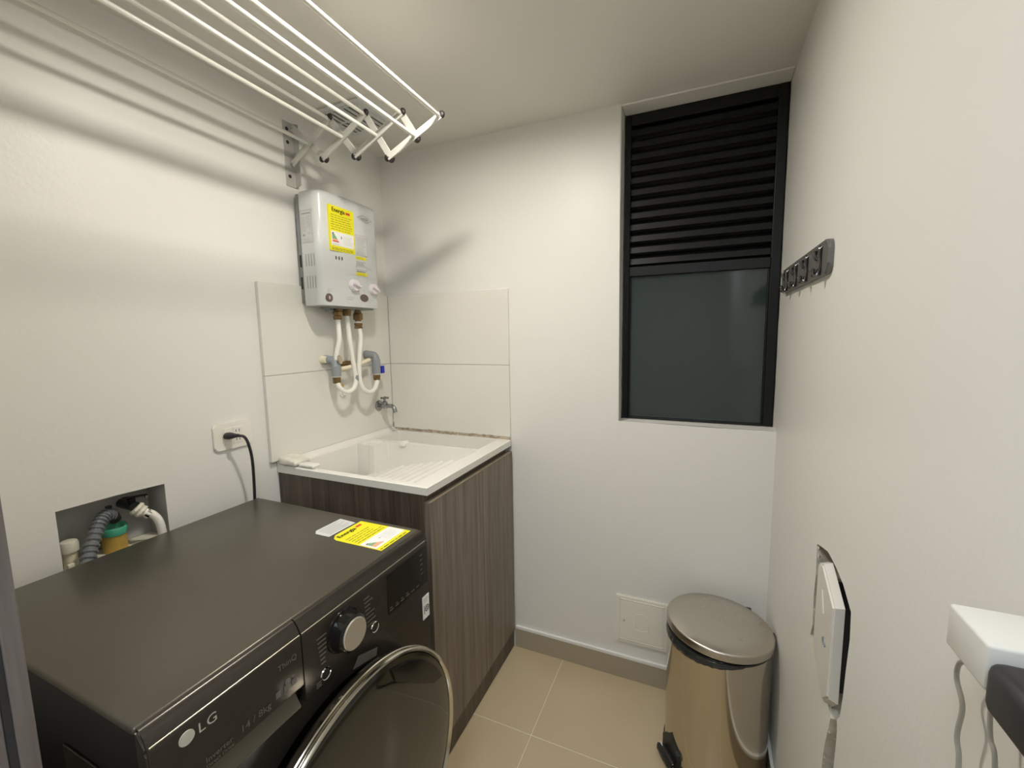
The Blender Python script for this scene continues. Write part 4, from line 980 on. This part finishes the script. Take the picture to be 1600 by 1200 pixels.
b = nb(); lathe(b, (xo + 0.0004, -0.706, 0.776), (-1, 0, 0), [(0, 0.010), (0.002, 0.0095), (0.001, 0.007), (-0.0005, 0)], 20, sx=1, sy=0.8); obj('lock', b, m_pvc, ab, True, label='small round lock')
b = nb(); poly_extrude(b, [(xo + 0.0004, y, z) for y, z in ((-0.670, 0.855), (-0.677, 0.857), (-0.692, 0.820), (-0.685, 0.817))], (-0.0012, 0, 0)); obj('paint_smear', b, m_whitestrip, ab)
gp = thing('conduit', 'dusty grey conduit pipe inside the slot below the box in the right wall', 'pipe', (W + 0.03, -0.72, 0.46))
b = nb(); cyl(b, (W + 0.045, -0.722, 0.4705), (W + 0.045, -0.742, 0.690), 0.020, 20); obj('pipe_tube', b, m_pipegrey, gp, True)
b = nb(); cyl(b, (W + 0.045, -0.734, 0.612), (W + 0.045, -0.736, 0.628), 0.0245, 20); obj('coupling', b, m_pipew, gp, True, label='white coupling ring')
# loose plaster crumbs at the edge of the opening
b = nb(); hp = hole
for i in range(len(hp)):
    a = Vector((W, *hp[i])); c = Vector((W, *hp[(i + 1) % len(hp)])); nseg = max(1, int((c - a).length / 0.012))
    for s_ in range(nseg):
        p0 = a + (c - a) * ((s_ + random.random()) / nseg); r = random.uniform(0.002, 0.006)
        q = p0 + Vector((random.uniform(0.0015, 0.02), 0, 0))
        vs = [b.verts.new(q + Vector(d_) * r * random.uniform(0.6, 1.1)) for d_ in ((1, 0, 0), (-0.4, 0, 0), (0, 1, 0), (0, -1, 0), (0, 0, 1), (0, 0, -1))]
        for f in ((0, 2, 4), (2, 1, 4), (1, 3, 4), (3, 0, 4), (2, 0, 5), (1, 2, 5), (3, 1, 5), (0, 3, 5)): b.faces.new([vs[k] for k in f])
obj('plaster_crumbs', b, m_plaster, wall_right, kind='stuff')

# adapter, outlet and plug at the right edge
od = thing('wall_outlet', 'white outlet plate on the right wall, mostly behind the white adapter', 'outlet', (W, -1.24, 1.10))
D = Decal((W - 0.0005, -1.305, 1.060), (0, 1, 0), (0, 0, 1), (-1, 0, 0), 0); D.slab(rounded(0, 0, 0.115, 0.075, 0.010), 0.006); obj('plate', D.bm, m_outlet, od)
ad = thing('power_adapter', 'boxy white plug-in adapter on the right wall with a cord hanging below', 'adapter', (W, -1.19, 1.10))
b = nb(); box(b, 1.478, W - 0.0068, -1.214, -1.164, 1.0885, 1.1215, bev=0.0025, seg=3); obj('adapter_body', b, m_adapter, ad, True)
b = nb(); tube(b, [(1.492, -1.168, 1.0895), (1.496, -1.158, 1.080), (1.505, -1.135, 1.060), (1.513, -1.108, 1.038), (1.515, -1.103, 1.021), (1.516, -1.113, 1.003), (1.516, -1.110, 0.972), (1.517, -1.115, 0.94), (1.518, -1.11, 0.8), (1.518, -1.11, 0.6)], 0.0019, 10, 8); obj('cord', b, m_cord, ad, True)
b = nb(); lathe(b, (1.505, -1.221, 1.122), (0, 0, 1), [(0, 0.006), (0.004, 0.009), (0.010, 0.009), (0.014, 0.004), (0.014, 0)], 20); obj('indicator_cap', b, m_outlet, ad, True)
bp_ = thing('black_plug', 'black rounded plug below and beside the white adapter at the right edge', 'plug', (W, -1.25, 1.09))
b = nb(); box(b, 1.476, W - 0.0068, -1.275, -1.2145, 1.078, 1.1145, bev=0.008, seg=4); obj('plug_body', b, m_plug, bp_, True)
b = nb(); tube(b, [(1.508, -1.222, 1.084), (1.510, -1.195, 1.072), (1.513, -1.160, 1.052), (1.515, -1.150, 1.035), (1.515, -1.153, 1.012), (1.516, -1.160, 0.992), (1.518, -1.158, 0.9), (1.518, -1.158, 0.7)], 0.0017, 10, 8); obj('cord', b, m_cord, bp_, True)
